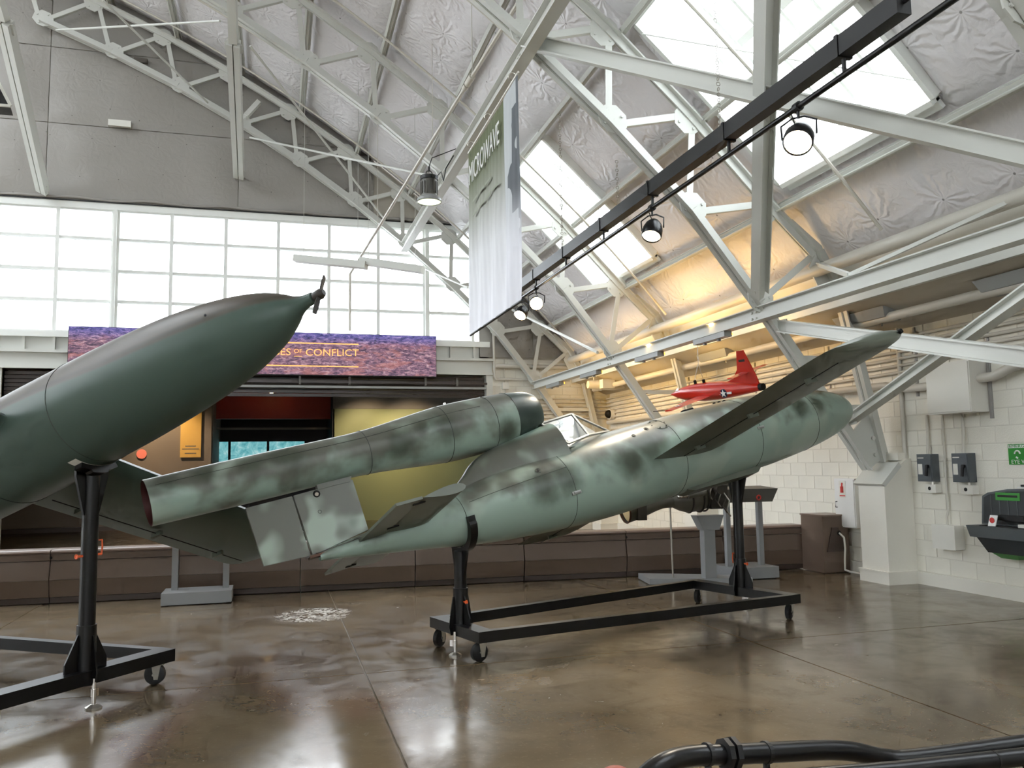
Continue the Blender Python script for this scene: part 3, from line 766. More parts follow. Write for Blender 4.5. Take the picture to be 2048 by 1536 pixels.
# piers
def make_pier(y, label):
    root = thing('truss_pier', (7.75, y, 0), label, 'pier', 'piers under the trusses')
    pr = [(7.56, .16), (8.0, .16), (8.0, 1.6), (7.93, 1.6), (7.80, 1.5), (7.56, 1.28)]
    q = MB(); q.prism(pr, (0, y, 0), (1, 0, 0), (0, 0, 1), (0, .5, 0)); q.build('shaft', M['plaster'], root)
    q = MB(); q.prism([(7.53, 0), (8.0, 0), (8.0, .145), (7.53, .145)], (0, y, 0), (1, 0, 0), (0, 0, 1), (0, .55, 0)); q.build('base_course', M['plaster'], root)
    q = MB(); q.prism([(7.52, .145), (8.0, .145), (8.0, .165), (7.52, .165)], (0, y, 0), (1, 0, 0), (0, 0, 1), (0, .57, 0)); q.build('base_strip', M['plaster'], root)
    q = MB(); q.prism([(7.5, 1.28), (7.56, 1.25), (7.82, 1.5), (7.78, 1.56)], (0, y, 0), (1, 0, 0), (0, 0, 1), (0, .56, 0)); q.build('bearing_plate', M['steel'], root)
    q = MB(); q.box((7.84, y - .2, 1.58), (8.0, y + .05, 1.68)); q.build('cap_box', M['plaster'], root)
    return root
make_pier(9.3, 'white sloping concrete pier under the truss foot, beside the extinguisher cabinet')
make_pier(YBT, 'white concrete pier further back along the right wall, behind the camouflaged craft')
make_pier(YCT - .1, 'white concrete pier in the far right corner of the hall')
# struts along the hall
def strut(name, pts, w, h, label, group='longitudinal struts', m='steel', up=(0, 0, 1)):
    root = thing(name, pts[0], label, 'beam', group)
    for a, b in zip(pts[:-1], pts[1:]):
        a = V(a); b = V(b); u = V(up)
        q = MB(); d = (b - a).normalized(); u = (u - d * u.dot(d)).normalized(); sd = d.cross(u)
        q.bar(a + u * h * .5, b + u * h * .5, w, .014, u); q.bar(a - u * h * .5, b - u * h * .5, w, .014, u); q.bar(a, b, .014, h, u)
        q.build('segment', M[m], root)
        q = MB()
        for t in (.015, .035):
            for s in (-1, 1): q.cyl(a.lerp(b, t) + u * .04 * s - sd * .03, a.lerp(b, t) + u * .04 * s + sd * .03, .016, n=6)
        q.build('bolts', M[m], root)
    return root
lo = [V((6.05, y, 3.5)) for y in (2.0, YN, YA, YBT, YCT)]
strut('eave_strut', lo, 0.16, 0.17, 'long low white beam tying the truss knees along the right side')
up_ = [V((2.88, y, 6.62 + .013 * (y - 9.35))) for y in (2.0, YN, YA, YBT, YCT)]
strut('crown_strut', up_, 0.16, 0.2, 'long high beam from which the printed banner hangs')
# diagonal braces
def brace(p0, p1, w, h, label, group='diagonal braces', name='diagonal_brace', up=(0, 0, 1)):
    root = thing(name, p0, label, 'brace', group)
    d = (V(p1) - V(p0)).normalized(); u = V(up); u = (u - d * u.dot(d)).normalized(); sd = d.cross(u)
    q = MB(); q.bar(V(p0) + u * h * .5, V(p1) + u * h * .5, w, .016, u); q.bar(V(p0) - u * h * .5, V(p1) - u * h * .5, w, .016, u); q.bar(p0, p1, .016, h, u)
    q.build('flanged_bar', M['steel'], root)
    q = MB(); q.prism([(-.12, -.06), (.14, -.1), (.14, .1), (-.12, .06)], V(p0), d, u, sd * .02); q.build('end_plate', M['steel'], root)
    return root
kA = V((KI[0], YA, KI[1])); n39A = A3(RI, INN[2], YA)
tN = V((arc(RI, 40.3)[0], YN, arc(RI, 40.3)[1])); kN = V((KI[0] + .05, YN, KI[1]))
brace(kA + V((-.02, -.12, .12)), tN, .15, .16, 'upright-looking white brace rising from the truss knee past the track lamps', up=(1, 0, .6))
brace(n39A + V((.05, -.1, -.08)), kN, .15, .16, 'long white brace crossing behind the brightest track lamp to the right edge')
p = atY(1562, 652, YA - .1); e = atY(2110, 722, 4.9)
brace(p, e, .12, .14, 'lower white brace running right from the knee above the wing tip')
p = atY(1703, 838, YA - .1); e = atY(2125, 535, 4.9)
brace(p, e, .12, .1, 'white brace rising right from the truss leg beside the nose')
# thin struts from the eave knee plate
a = atY(1635, 528, YA - .05); b = V((6.05, 7.6, 3.62))
q = MB(); q.bar(a, b, .05, .05); q.build('stay_bar', M['steel'], None, label='short square stay from the knee plate to the low beam', cat='brace', group='stays')
a = b; b = V((7.25, 5.6, 4.3))
q = MB(); q.bar(a, b, .04, .04); q.build('stay_bar', M['steel'], None, label='thin square stay rising right from the low beam to the eave pipe', cat='brace', group='stays')
# round tie rods between the two far trusses
def rod(p0, p1, r, label, m='steel'):
    q = MB(); q.tube([p0, V(p0).lerp(V(p1), .5), p1], r, 6); return q.build('tie_rod', M[m], None, smooth=40, label=label, cat='rod', group='tie rods')
rod(atY(113, 60, YCT - .1), atY(440, 42, YBT + .1), .022, 'near level tie rod at upper left below the ridge')
rod(atY(205, 0, YBT), atY(415, 205, YCT - .1), .022, 'tie rod slanting down across the upper left gable')
rod(atY(500, 92, YBT), atY(770, 440, YCT - .1), .022, 'tie rod slanting from the wind post to the right of the gable')
rod(atY(500, 275, YCT - .15), atY(862, 352, YBT), .022, 'tie rod running to the high bay lamp bracket')
rod(atY(1025, 620, YCT - .3), atY(1195, 705, YBT), .03, 'tie rod under the near end of the banner')
rod(atY(820, 525, YCT - .2), atY(935, 575, YBT + 1.5), .018, 'thin tie rod in front of the window beside the banner')
# wind posts: double channels from the gable sill up to the middle truss
def wind_post(px0, px1, px2, label):
    root = thing('wind_post', atY(*px0, YW - .1), label, 'post', 'gable wind posts')
    a = atY(*px0, YW - .12); b = atY(*px1, YBT - .12); d = (b - a).normalized()
    up = V((0, -1, 0)); up = (up - d * up.dot(d)).normalized(); sd = d.cross(up)
    for s in (-1, 1):
        q = MB(); q.bar(a + sd * .06 * s, b + sd * .06 * s, .1, .16, up); q.build('channel', M['steel'], root)
    q = MB(); q.bar(a, a + d * .3, .24, .03, up); q.bar(b, b - d * .25, .28, .03, up); q.build('end_plate', M['steel'], root)
    c = atY(*px2, YBT - 1.2)
    q = MB(); q.bar(b, c, .14, .12, up); q.build('upper_post', M['steel'], root)
wind_post((86, 382), (8, 40), (-40, -130), 'left slanting white double post in front of the gable facing')
wind_post((478, 352), (467, 85), (462, -60), 'white double post standing before the gable, second from the left edge')
# roof sprinkler lines running down the slope, and small hangers
for k, (y, lab) in enumerate(((11.0, 'thin pipe down the roof slope between banner and middle truss'), (16.6, 'thin pipe down the far roof slope before the gable truss'), (7.95, 'thin pipe crossing the near skylight'), (13.55, 'thin pipe crossing the far skylight'), (18.4, 'thin pipe down the roof slope closest to the gable'))):
    q = MB(); q.tube([A3(RO - .06, t, y) for t in [49.2 - 1.6 * i for i in range(20)]], .022, 7)
    q.build('sprinkler_pipe', M['pipe'], None, smooth=40, label=lab, cat='pipe', group='roof sprinkler pipes')
q = MB(); q.tube([A3(RO - .1, 49.6, y) for y in (2.0, 6, 10, 14, 18.9)], .085, 12); q.build('eave_pipe', M['pipe'], None, smooth=40, label='fat white pipe running along the eave above the right wall', cat='pipe')
q = MB(); q.tube([V((7.5, y, 3.4)) for y in (2.0, 6, 10, 14, 18.9)], .06, 12)
q.build('soffit_pipe', M['pipe'], None, smooth=40, label='white pipe hung under the sloping soffit behind the wing tip', cat='pipe')
# skylight cross wires
q = MB(); q.tube([atY(1285, 68, 9.0), atY(1895, 172, 6.4)], .008, 5); q.build('skylight_wire', M['steel'], None, label='thin wire slanting across the near skylight', cat='wire', group='skylight wires')
q = MB(); q.tube([atX(1537, 0, 4.9), atX(1545, 360, 5.1)], .008, 5); q.build('skylight_wire', M['steel'], None, label='thin upright wire with turnbuckle below the near skylight', cat='wire', group='skylight wires')
# ---------------------------------------------------------------- the two flying bombs
def craft_frame(psi, th, phi, C):
    a = V((math.cos(psi) * math.cos(th), math.sin(psi) * math.cos(th), math.sin(th)))
    w0 = V((math.sin(psi), -math.cos(psi), 0)); t0 = w0.cross(a)
    if t0.z < 0: t0 = -t0
    w = w0 * math.cos(phi) + t0 * math.sin(phi); t = t0 * math.cos(phi) - w0 * math.sin(phi)
    return frame_from(a, -w, t, C)
class LB(MB):
    """builder in craft coordinates (x forward, y far side, z up); INV is undone so local = given"""
    def build(s, name, m, parent, **k):
        Mw = INV[parent.name].inverted(); s.v = [Mw @ p for p in s.v]; return MB.build(s, name, m, parent, **k)
def spline(tab, x):
    if x <= tab[0][0]: return tab[0][1]
    for (a, ra), (b, rb) in zip(tab[:-1], tab[1:]):
        if x <= b:
            u = (x - a) / (b - a); return ra + (rb - ra) * u
    return tab[-1][1]
def smooth_tab(tab, n=90):
    """Catmull-Rom through (x, r) pairs"""
    P = [tab[0]] + list(tab) + [tab[-1]]; out = []
    for i in range(1, len(P) - 2):
        p0, p1, p2, p3 = P[i - 1], P[i], P[i + 1], P[i + 2]
        k = max(2, int(n * abs(p2[0] - p1[0]) / (tab[-1][0] - tab[0][0] + 1e-6)) + 2)
        for j in range(k):
            t = j / k
            f = lambda a, b, c, d: 0.5 * (2 * b + (c - a) * t + (2 * a - 5 * b + 4 * c - d) * t * t + (3 * b - a - 3 * c + d) * t ** 3)
            out.append(tuple(f(p0[m], p1[m], p2[m], p3[m]) for m in range(len(tab[0]))))
    out.append(tab[-1]); return out
def body(prof, n=48):
    """round body from (x, radius, z-centre)"""
    q = LB(); m = len(prof)
    q.grid(lambda u, v: V((prof[round(v * (m - 1))][0], math.sin(2 * pi * u) * prof[round(v * (m - 1))][1], prof[round(v * (m - 1))][2] + math.cos(2 * pi * u) * prof[round(v * (m - 1))][1])), n, m - 1, True)
    return q
def foil(chord0, chord1, thick, n=9):
    """closed aerofoil section: list of (x, z), leading edge at chord1"""
    up = []; c = chord1 - chord0
    for i in range(n + 1):
        x = (1 - math.cos(pi * i / n)) / 2
        y = 5 * thick * (0.2969 * math.sqrt(x) - 0.126 * x - 0.3516 * x * x + 0.2843 * x ** 3 - 0.1036 * x ** 4)
        up.append((chord1 - x * c, y))
    return up + [(x, -y) for x, y in reversed(up[1:-1])]
def wing_mesh(stations):
    """stations: (y, x0, x1, thickness, z)"""
    q = LB(); secs = [[V((x, y, z + zz)) for x, zz in foil(x0, x1, th)] for (y, x0, x1, th, z) in stations]
    n = len(secs[0]); vs = [p for s_ in secs for p in s_]; fs = []
    for i in range(len(secs) - 1):
        for k in range(n):
            k2 = (k + 1) % n; fs.append((i * n + k, i * n + k2, (i + 1) * n + k2, (i + 1) * n + k))
    fs.append(tuple(reversed(range(n)))); fs.append(tuple((len(secs) - 1) * n + k for k in range(n)))
    return q.add(vs, fs)
FUS1 = [(-1.25, .03, .03), (-1.1, .055, .03), (-.8, .1, .02), (-.36, .17, .01), (0.0, .232, .0), (.35, .29, 0), (.88, .35, 0), (1.45, .392, 0), (2.1, .405, 0), (2.8, .405, 0), (3.6, .405, -.005), (4.0, .398, -.012),
        (4.45, .368, -.025), (4.85, .325, -.038), (5.15, .272, -.05), (5.36, .205, -.06), (5.5, .125, -.068), (5.56, .05, -.072), (5.575, .004, -.073)]
l0 = 3.3
FUS2 = [(-1.25, .03, .03), (-1.1, .055, .03), (-.8, .1, .02), (-.36, .17, .01), (0.0, .232, .0), (.35, .29, 0), (.88, .35, 0), (1.45, .385, 0), (2.1, .392, 0), (l0 - .55, .39, 0), (l0, .378, 0), (l0 + .45, .364, 0), (l0 + .9, .335, 0), (l0 + 1.2, .302, -.003),
        (l0 + 1.42, .266, -.006), (l0 + 1.6, .222, -.008), (l0 + 1.75, .172, -.01), (l0 + 1.87, .112, -.012), (l0 + 1.95, .062, -.013), (l0 + 2.02, .04, -.014), (l0 + 2.07, .036, -.014), (l0 + 2.075, .004, -.014)]
ENG = [(-2.36, .176), (-2.0, .181), (-1.5, .185), (-.85, .183), (-.65, .187), (-.45, .2), (-.1, .236), (.12, .256), (.3, .262), (.6, .26), (.86, .253)]
COWL = [(.86, .253), (.98, .243), (1.08, .226), (1.15, .203), (1.18, .182), (1.17, .165), (1.1, .155), (.95, .15)]
ZE = .785
def make_craft(manned, mat4, label):
    root = thing('flying_bomb', (0, 0, 0), label, 'aircraft', 'pulse jet craft on wheeled stands', mat4)
    paint = M['camo'] if manned else M['twotone']; fus = FUS1 if manned else FUS2
    prof = smooth_tab(fus)
    fu = body(prof).build('fuselage', paint, root, smooth=50)
    def fr(x): return spline([(p[0], p[1]) for p in prof], x), spline([(p[0], p[2]) for p in prof], x)
    for x in ((-.02, 1.05, 2.42, 3.55, 4.55) if manned else (l0 - .75, l0 + 0.1)):
        r, z = fr(x); q = LB(); q.ring((x, 0, z), (1, 0, 0), r + .0005, .0028, 64, 5); q.build('panel_seam', M['seam'], fu)
    for yy in (-1, 1):                                   # long seam down each flank
        q = LB(); pts = []
        for i in range(30):
            x = .05 + (1.0 if manned else 2.2) * i / 29; r, z = fr(x); a = math.radians(72)
            pts.append(V((x, yy * math.sin(a) * (r + .0005), z + math.cos(a) * (r + .0005))))
        q.tube(pts, .0022, 4); q.build('panel_seam', M['seam'], fu)
    if manned:
        for (x, ang, rr) in ((.78, 62, .025), (1.95, 55, .018), (2.16, 48, .022)):
            r, z = fr(x); a = math.radians(ang); c = V((x, -math.sin(a) * r, z + math.cos(a) * r)); n_ = V((0, -math.sin(a), math.cos(a)))
            q = LB(); q.ring(c, n_, rr, .004, 18, 5); q.build('port_ring', M['seam'], fu)
            q = LB(); q.cyl(c - n_ * .004, c + n_ * .002, rr * .6, n=14); q.build('port_hole', M['hole' if ang < 50 or x < 1 else 'seam'], fu)
        r, z = fr(2.33); a = math.radians(44); c = V((2.35, -math.sin(a) * r, z + math.cos(a) * r)); n_ = V((0, -math.sin(a), math.cos(a)))
        q = LB(); q.ring(c - n_ * .006, n_, .1, .003, 30, 5); q.build('access_plate', M['seam'], fu)
        for i in range(6):
            b_ = 2 * pi * i / 6; d = V((math.cos(b_), 0, 0)) + V((0, math.cos(a), math.sin(a))) * math.sin(b_)
            q = LB(); q.ball(c + d * .085, .007, 6, 4); q.build('screw', M['hole'], fu)
        for (x, yy) in ((1.05, -1), (3.55, -1)):          # lifting clamps over the joints
            r, z = fr(x); a = math.radians(112 if x < 2 else 98); c = V((x, -math.sin(a) * r, z + math.cos(a) * r))
            q = LB(); q.bar(c - V((.05, 0, 0)), c + V((.05, 0, 0)), .03, .02, (0, -1, 0)); q.cyl(c + V((-.035, -.012, 0)), c + V((.035, -.012, 0)), .012, n=8); q.build('joint_clamp', M['canopyframe'], fu)
        q = LB()                                        # keel fairing under the nose
        q.prism([(2.45, -.37), (3.5, -.37), (3.62, -.42), (3.55, -.46), (2.6, -.43)], (0, 0, 0), (1, 0, 0), (0, 0, 1), (0, .2, 0)); q.build('belly_fairing', M['under'], fu)
        q = LB(); q.box((3.0, -.02, .40), (3.16, .02, .43)); q.build('hook_plate', M['hole'], fu)
        for dx in (.5, .58, .66): q = LB(); q.ball((3.0 + dx, 0, .41), .02, 8, 6); q.build('hook_stud', M['hole'], fu)
    # pulse jet
    ep = [(x, r, ZE) for x, r in smooth_tab(ENG, 60)]
    en = body(ep).build('pulse_jet', paint, root, smooth=50)
    q = body([(x, r, ZE) for x, r in smooth_tab(COWL, 30)]); q.build('intake_cowl', M['cowl'] if manned else paint, en, smooth=50)
    q = body([(-2.36, .176, ZE), (-2.362, .17, ZE), (-2.3, .168, ZE), (-1.2, .165, ZE), (-1.2, .001, ZE)]); q.build('tailpipe_liner', M['pipered'], en, smooth=50)
    q = body([(.95, .152, ZE), (.96, .001, ZE)]); q.build('intake_grille', M['hole'], en, smooth=50)
    for x in (-.62, .14, .62, .86):
        q = LB(); q.ring((x, 0, ZE), (1, 0, 0), spline(ENG, x) + .001, .003, 64, 5); q.build('panel_seam', M['seam'], en)
    q = LB(); q.tube([V((x, -math.sin(1.15) * (spline(ENG, x) + .001), ZE + math.cos(1.15) * (spline(ENG, x) + .001))) for x in [-2.3 + .1 * i for i in range(29)]], .002, 4); q.build('panel_seam', M['seam'], en)
    q = LB(); q.cyl((.3, 0, ZE + .25), (.3, 0, ZE + .29), .012, n=8); q.build('spark_plug', M['chrome'], en)
    # fairing that carries the intake, running forward into the cockpit hump
    top = [(.04, .25), (.2, .36), (.34, .46), (.6, .545), (.95, .60), (1.2, .63)] if manned else [(.5, .3), (.7, .5), (1.0, .56), (1.3, .5), (1.6, .38)]
    hw = [(.04, .02), (.2, .07), (.34, .1), (.6, .17), (.95, .25), (1.2, .30)] if manned else [(.5, .01), (.7, .07), (1.0, .1), (1.3, .08), (1.6, .01)]
    tt = smooth_tab(top, 24); q = LB(); ns = 14
    def hump(u, v):
        i = round(v * (len(tt) - 1)); x, zt = tt[i]; b_ = spline(hw, x); a = pi * (u - .5)
        zb = .18; s_ = math.copysign(abs(math.sin(a)) ** .75, a)
        return V((x, s_ * b_, zb + (zt - zb) * abs(math.cos(a)) ** .62))
    q.grid(hump, ns, len(tt) - 1); q.build('intake_fairing', paint, root, smooth=50)
    # fin and rudder below the tailpipe
    fpaint = M['camo_fin'] if manned else paint
    def slab(name, pts, th, par, m):
        q = LB(); q.prism(pts, (0, 0, 0), (1, 0, 0), (0, 0, 1), (0, th, 0)); return q.build(name, m, par)
    fin = slab('fin', [(-.79, .575), (-.80, .13), (-1.30, .055), (-1.305, .563)], .036, root, fpaint)
    rud = slab('rudder', [(-1.315, .563), (-1.318, .062), (-1.68, .085), (-1.69, .56)], .026, root, fpaint)
    q = LB(); q.cyl((-1.12, -.012, .53), (-1.12, -.022, .53), .03, n=14); q.build('fin_port', M['hole'], fin)
    q = LB(); q.cyl((-1.115, -.02, .527), (-1.125, -.034, .523), .016, n=10); q.build('fin_bolt', M['chrome'], fin)
    q = LB(); q.ring((-1.14, -.018, .38), (0, 1, 0), .014, .002, 14, 4); q.build('fin_rivet', M['seam'], fin)
    q = LB(); q.prism([(-1.1, .62), (-1.1, .56), (-.82, .56), (-.78, .62)], (0, 0, 0), (1, 0, 0), (0, 0, 1), (0, .05, 0)); q.build('pipe_saddle', fpaint, fin)
    q = LB(); q.bar((-1.27, -.03, .06), (-.86, -.085, .075), .006, .006); q.bar((-1.36, -.02, .05), (-1.25, -.02, .06), .012, .012); q.build('rudder_link', M['enginedk'], rud)
    q = LB(); q.box((-1.33, -.03, .035), (-1.2, .03, .055)); q.build('tail_bracket', M['rust'], rud)
    # tailplanes with elevators
    for s in (-1, 1):
        q = wing_mesh([(s * .06, -.71, -.30, .075, .05), (s * 1.0, -.71, -.345, .075, .05)]); st = q.build('tailplane', M['under'] if s < 0 or manned else paint, root, smooth=40)
        q = LB(); q.prism([(-.715, .08), (-.715, 1.0), (-.93, 1.0), (-.93, .08)] , (0, 0, .05), (1, 0, 0), (0, s, 0), (0, 0, .022)); q.build('elevator', M['under'], st)
        for y in (.3, .9): q = LB(); q.box((-.76, s * y - .012, .032), (-.66, s * y + .012, .07)); q.build('hinge', M['hole'], st)
    # wings
    for s in (-1, 1):
        z = -.06
        q = wing_mesh([(s * .3, 2.0, 3.02, .155, z), (s * 2.52, 2.0, 3.02, .155, z), (s * 2.62, 2.02, 3.01, .135, z), (s * 2.67, 2.08, 2.97, .09, z), (s * 2.69, 2.2, 2.88, .03, z)])
        wg = q.build('wing', M['under'] if manned else paint, root, smooth=40)
        q = LB(); q.bar((2.28, s * .5, z - .073), (2.28, s * 2.5, z - .073), .006, .006); q.build('aileron_gap', M['hole'], wg)
        for y in (.75, 1.5, 2.2): q = LB(); q.box((2.22, s * y - .012, z - .1), (2.34, s * y + .012, z - .06)); q.build('hinge', M['under'], wg)
        q = LB(); q.cyl((2.93, s * 2.665, z + .005), (2.93, s * 2.70, z + .005), .02, n=12); q.build('tip_socket', M['hole'], wg)
    if manned:
        can = None
        zb, bw = .335, .285
        RB = [V((1.22, s * bw, zb)) for s in (-1, 1)]; RT = [V((1.14, s * .12, .63)) for s in (-1, 1)]; PT = [V((1.52, s * .12, .65)) for s in (-1, 1)]
        PB = [V((1.50, s * .26, .37)) for s in (-1, 1)]; FT = [V((1.92, s * .05, .405)) for s in (-1, 1)]
        root_c = LB(); 
        for i in (0, 1):
            for a, b_ in ((RB[i], RT[i]), (RT[i], PT[i]), (PT[i], FT[i]), (RB[i], PB[i]), (PB[i], FT[i]), (PB[i], PT[i])): root_c.bar(a, b_, .02, .018, (0, (-1, 1)[i], .6))
        root_c.bar(RT[0], RT[1], .02, .018); root_c.bar(PT[0], PT[1], .02, .018); root_c.bar(FT[0], FT[1], .02, .018)
        cf = root_c.build('canopy_frame', M['canopyframe'], root)
        for i in (0, 1):
            for poly in ([RB[i], PB[i], PT[i], RT[i]], [PB[i], FT[i], PT[i]]):
                q = LB(); q.add(poly, [tuple(range(len(poly)))]); q.build('canopy_pane', M['perspex'], cf)
        for poly in ([RT[0], RT[1], PT[1], PT[0]], [PT[0], PT[1], FT[1], FT[0]]):
            q = LB(); q.add(poly, [(0, 1, 2, 3)]); q.build('canopy_pane', M['perspex'], cf)
        q = LB(); q.add([V((1.2, -.27, .3)), V((1.95, -.1, .3)), V((1.95, .1, .3)), V((1.2, .27, .3))], [(0, 1, 2, 3)]); q.build('cockpit_sill', M['canopyframe'], cf)
        for i in (0, 1):
            ctr_ = V((1.45, 0, .42)); ins = lambda p: p.lerp(ctr_, .07)
            q = LB(); q.add([ins(RB[i].lerp(PB[i], .12)), ins(PB[i].lerp(FT[i], .55)), ins(PB[i].lerp(PT[i], .8)), ins(RB[i].lerp(RT[i], .62))], [(0, 1, 2, 3)]); q.build('white_sheet', M['white'], cf)
        for k in range(6):
            p_ = RB[0].lerp(RT[0], .1 + .16 * k); q = LB(); q.ball(p_ + V((-.03, -.012, 0)), .006, 6, 4); q.build('rivet', M['hole'], cf)
    else:
        tip = V((l0 + 2.08, 0, -.014))
        hubq = LB(); hubq.loft([(tip, .03), (tip + V((.05, 0, 0)), .034), (tip + V((.075, 0, 0)), .02)], 14); hb = hubq.build('log_hub', M['pinwood'], root, smooth=40)
        for s in (-1, 1):
            d = V((0.05, .25, 1)).normalized() * s; q = LB()
            secs = [(0.01, .016), (.06, .02), (.13, .018), (.17, .006)]
            for (a, wa), (b_, wb2) in zip(secs[:-1], secs[1:]):
                q.bar(tip + V((.04, 0, 0)) + d * a, tip + V((.04, 0, 0)) + d * b_, wa * 1.5, .01, (1, .4 * s, 0))
            q.build('log_blade', M['pinwood'], hb)
        r, z = fr(l0 - .72)
        a = math.radians(62); c = V((l0 - .72, -math.sin(a) * r, z + math.cos(a) * r))
        q = LB(); q.bar(c - V((.03, 0, 0)), c + V((.03, 0, 0)), .03, .016, (0, -1, .5)); q.cyl(c + V((-.02, -.01, .005)), c + V((.02, -.01, .005)), .01, n=8); q.build('joint_clamp', M['twotone'], fu)
        q = LB(); q.cyl((l0 + 1.45, -.272, .0), (l0 + 1.45, -.28, .0), .008, n=8); q.build('nose_socket', M['hole'], fu)
        # root flap on the near wing
        q = LB(); q.prism([(1.7, -.44), (2.6, -.47), (2.72, -.43), (2.6, -.36), (1.7, -.36)], (0, 0, 0), (1, 0, 0), (0, 1, 0), (0, 0, .03)); q.v = [p + V((0, 0, -.17)) for p in q.v]; q.build('root_fillet', paint, fu)
    return root
psi1, th1, phi1 = .288, .21, .36; C1 = V((1.53, 7.15, 1.132))
FM1 = craft_frame(psi1, th1, phi1, C1)
craft1 = make_craft(True, FM1, 'mottled green and grey piloted flying bomb with glazed cockpit, nose up on a black stand')
psi2, th2, phi2 = -.70, .326, .36; C2 = V((-1.283, 6.438, 1.991))
f2 = craft_frame(psi2, th2, phi2, C2); a2 = V((f2[0][0], f2[1][0], f2[2][0]))
FM2 = craft_frame(psi2, th2, phi2, C2 - a2 * l0)
craft2 = make_craft(False, FM2, 'two-tone grey flying bomb with a tiny propeller on its nose, cut by the left edge')

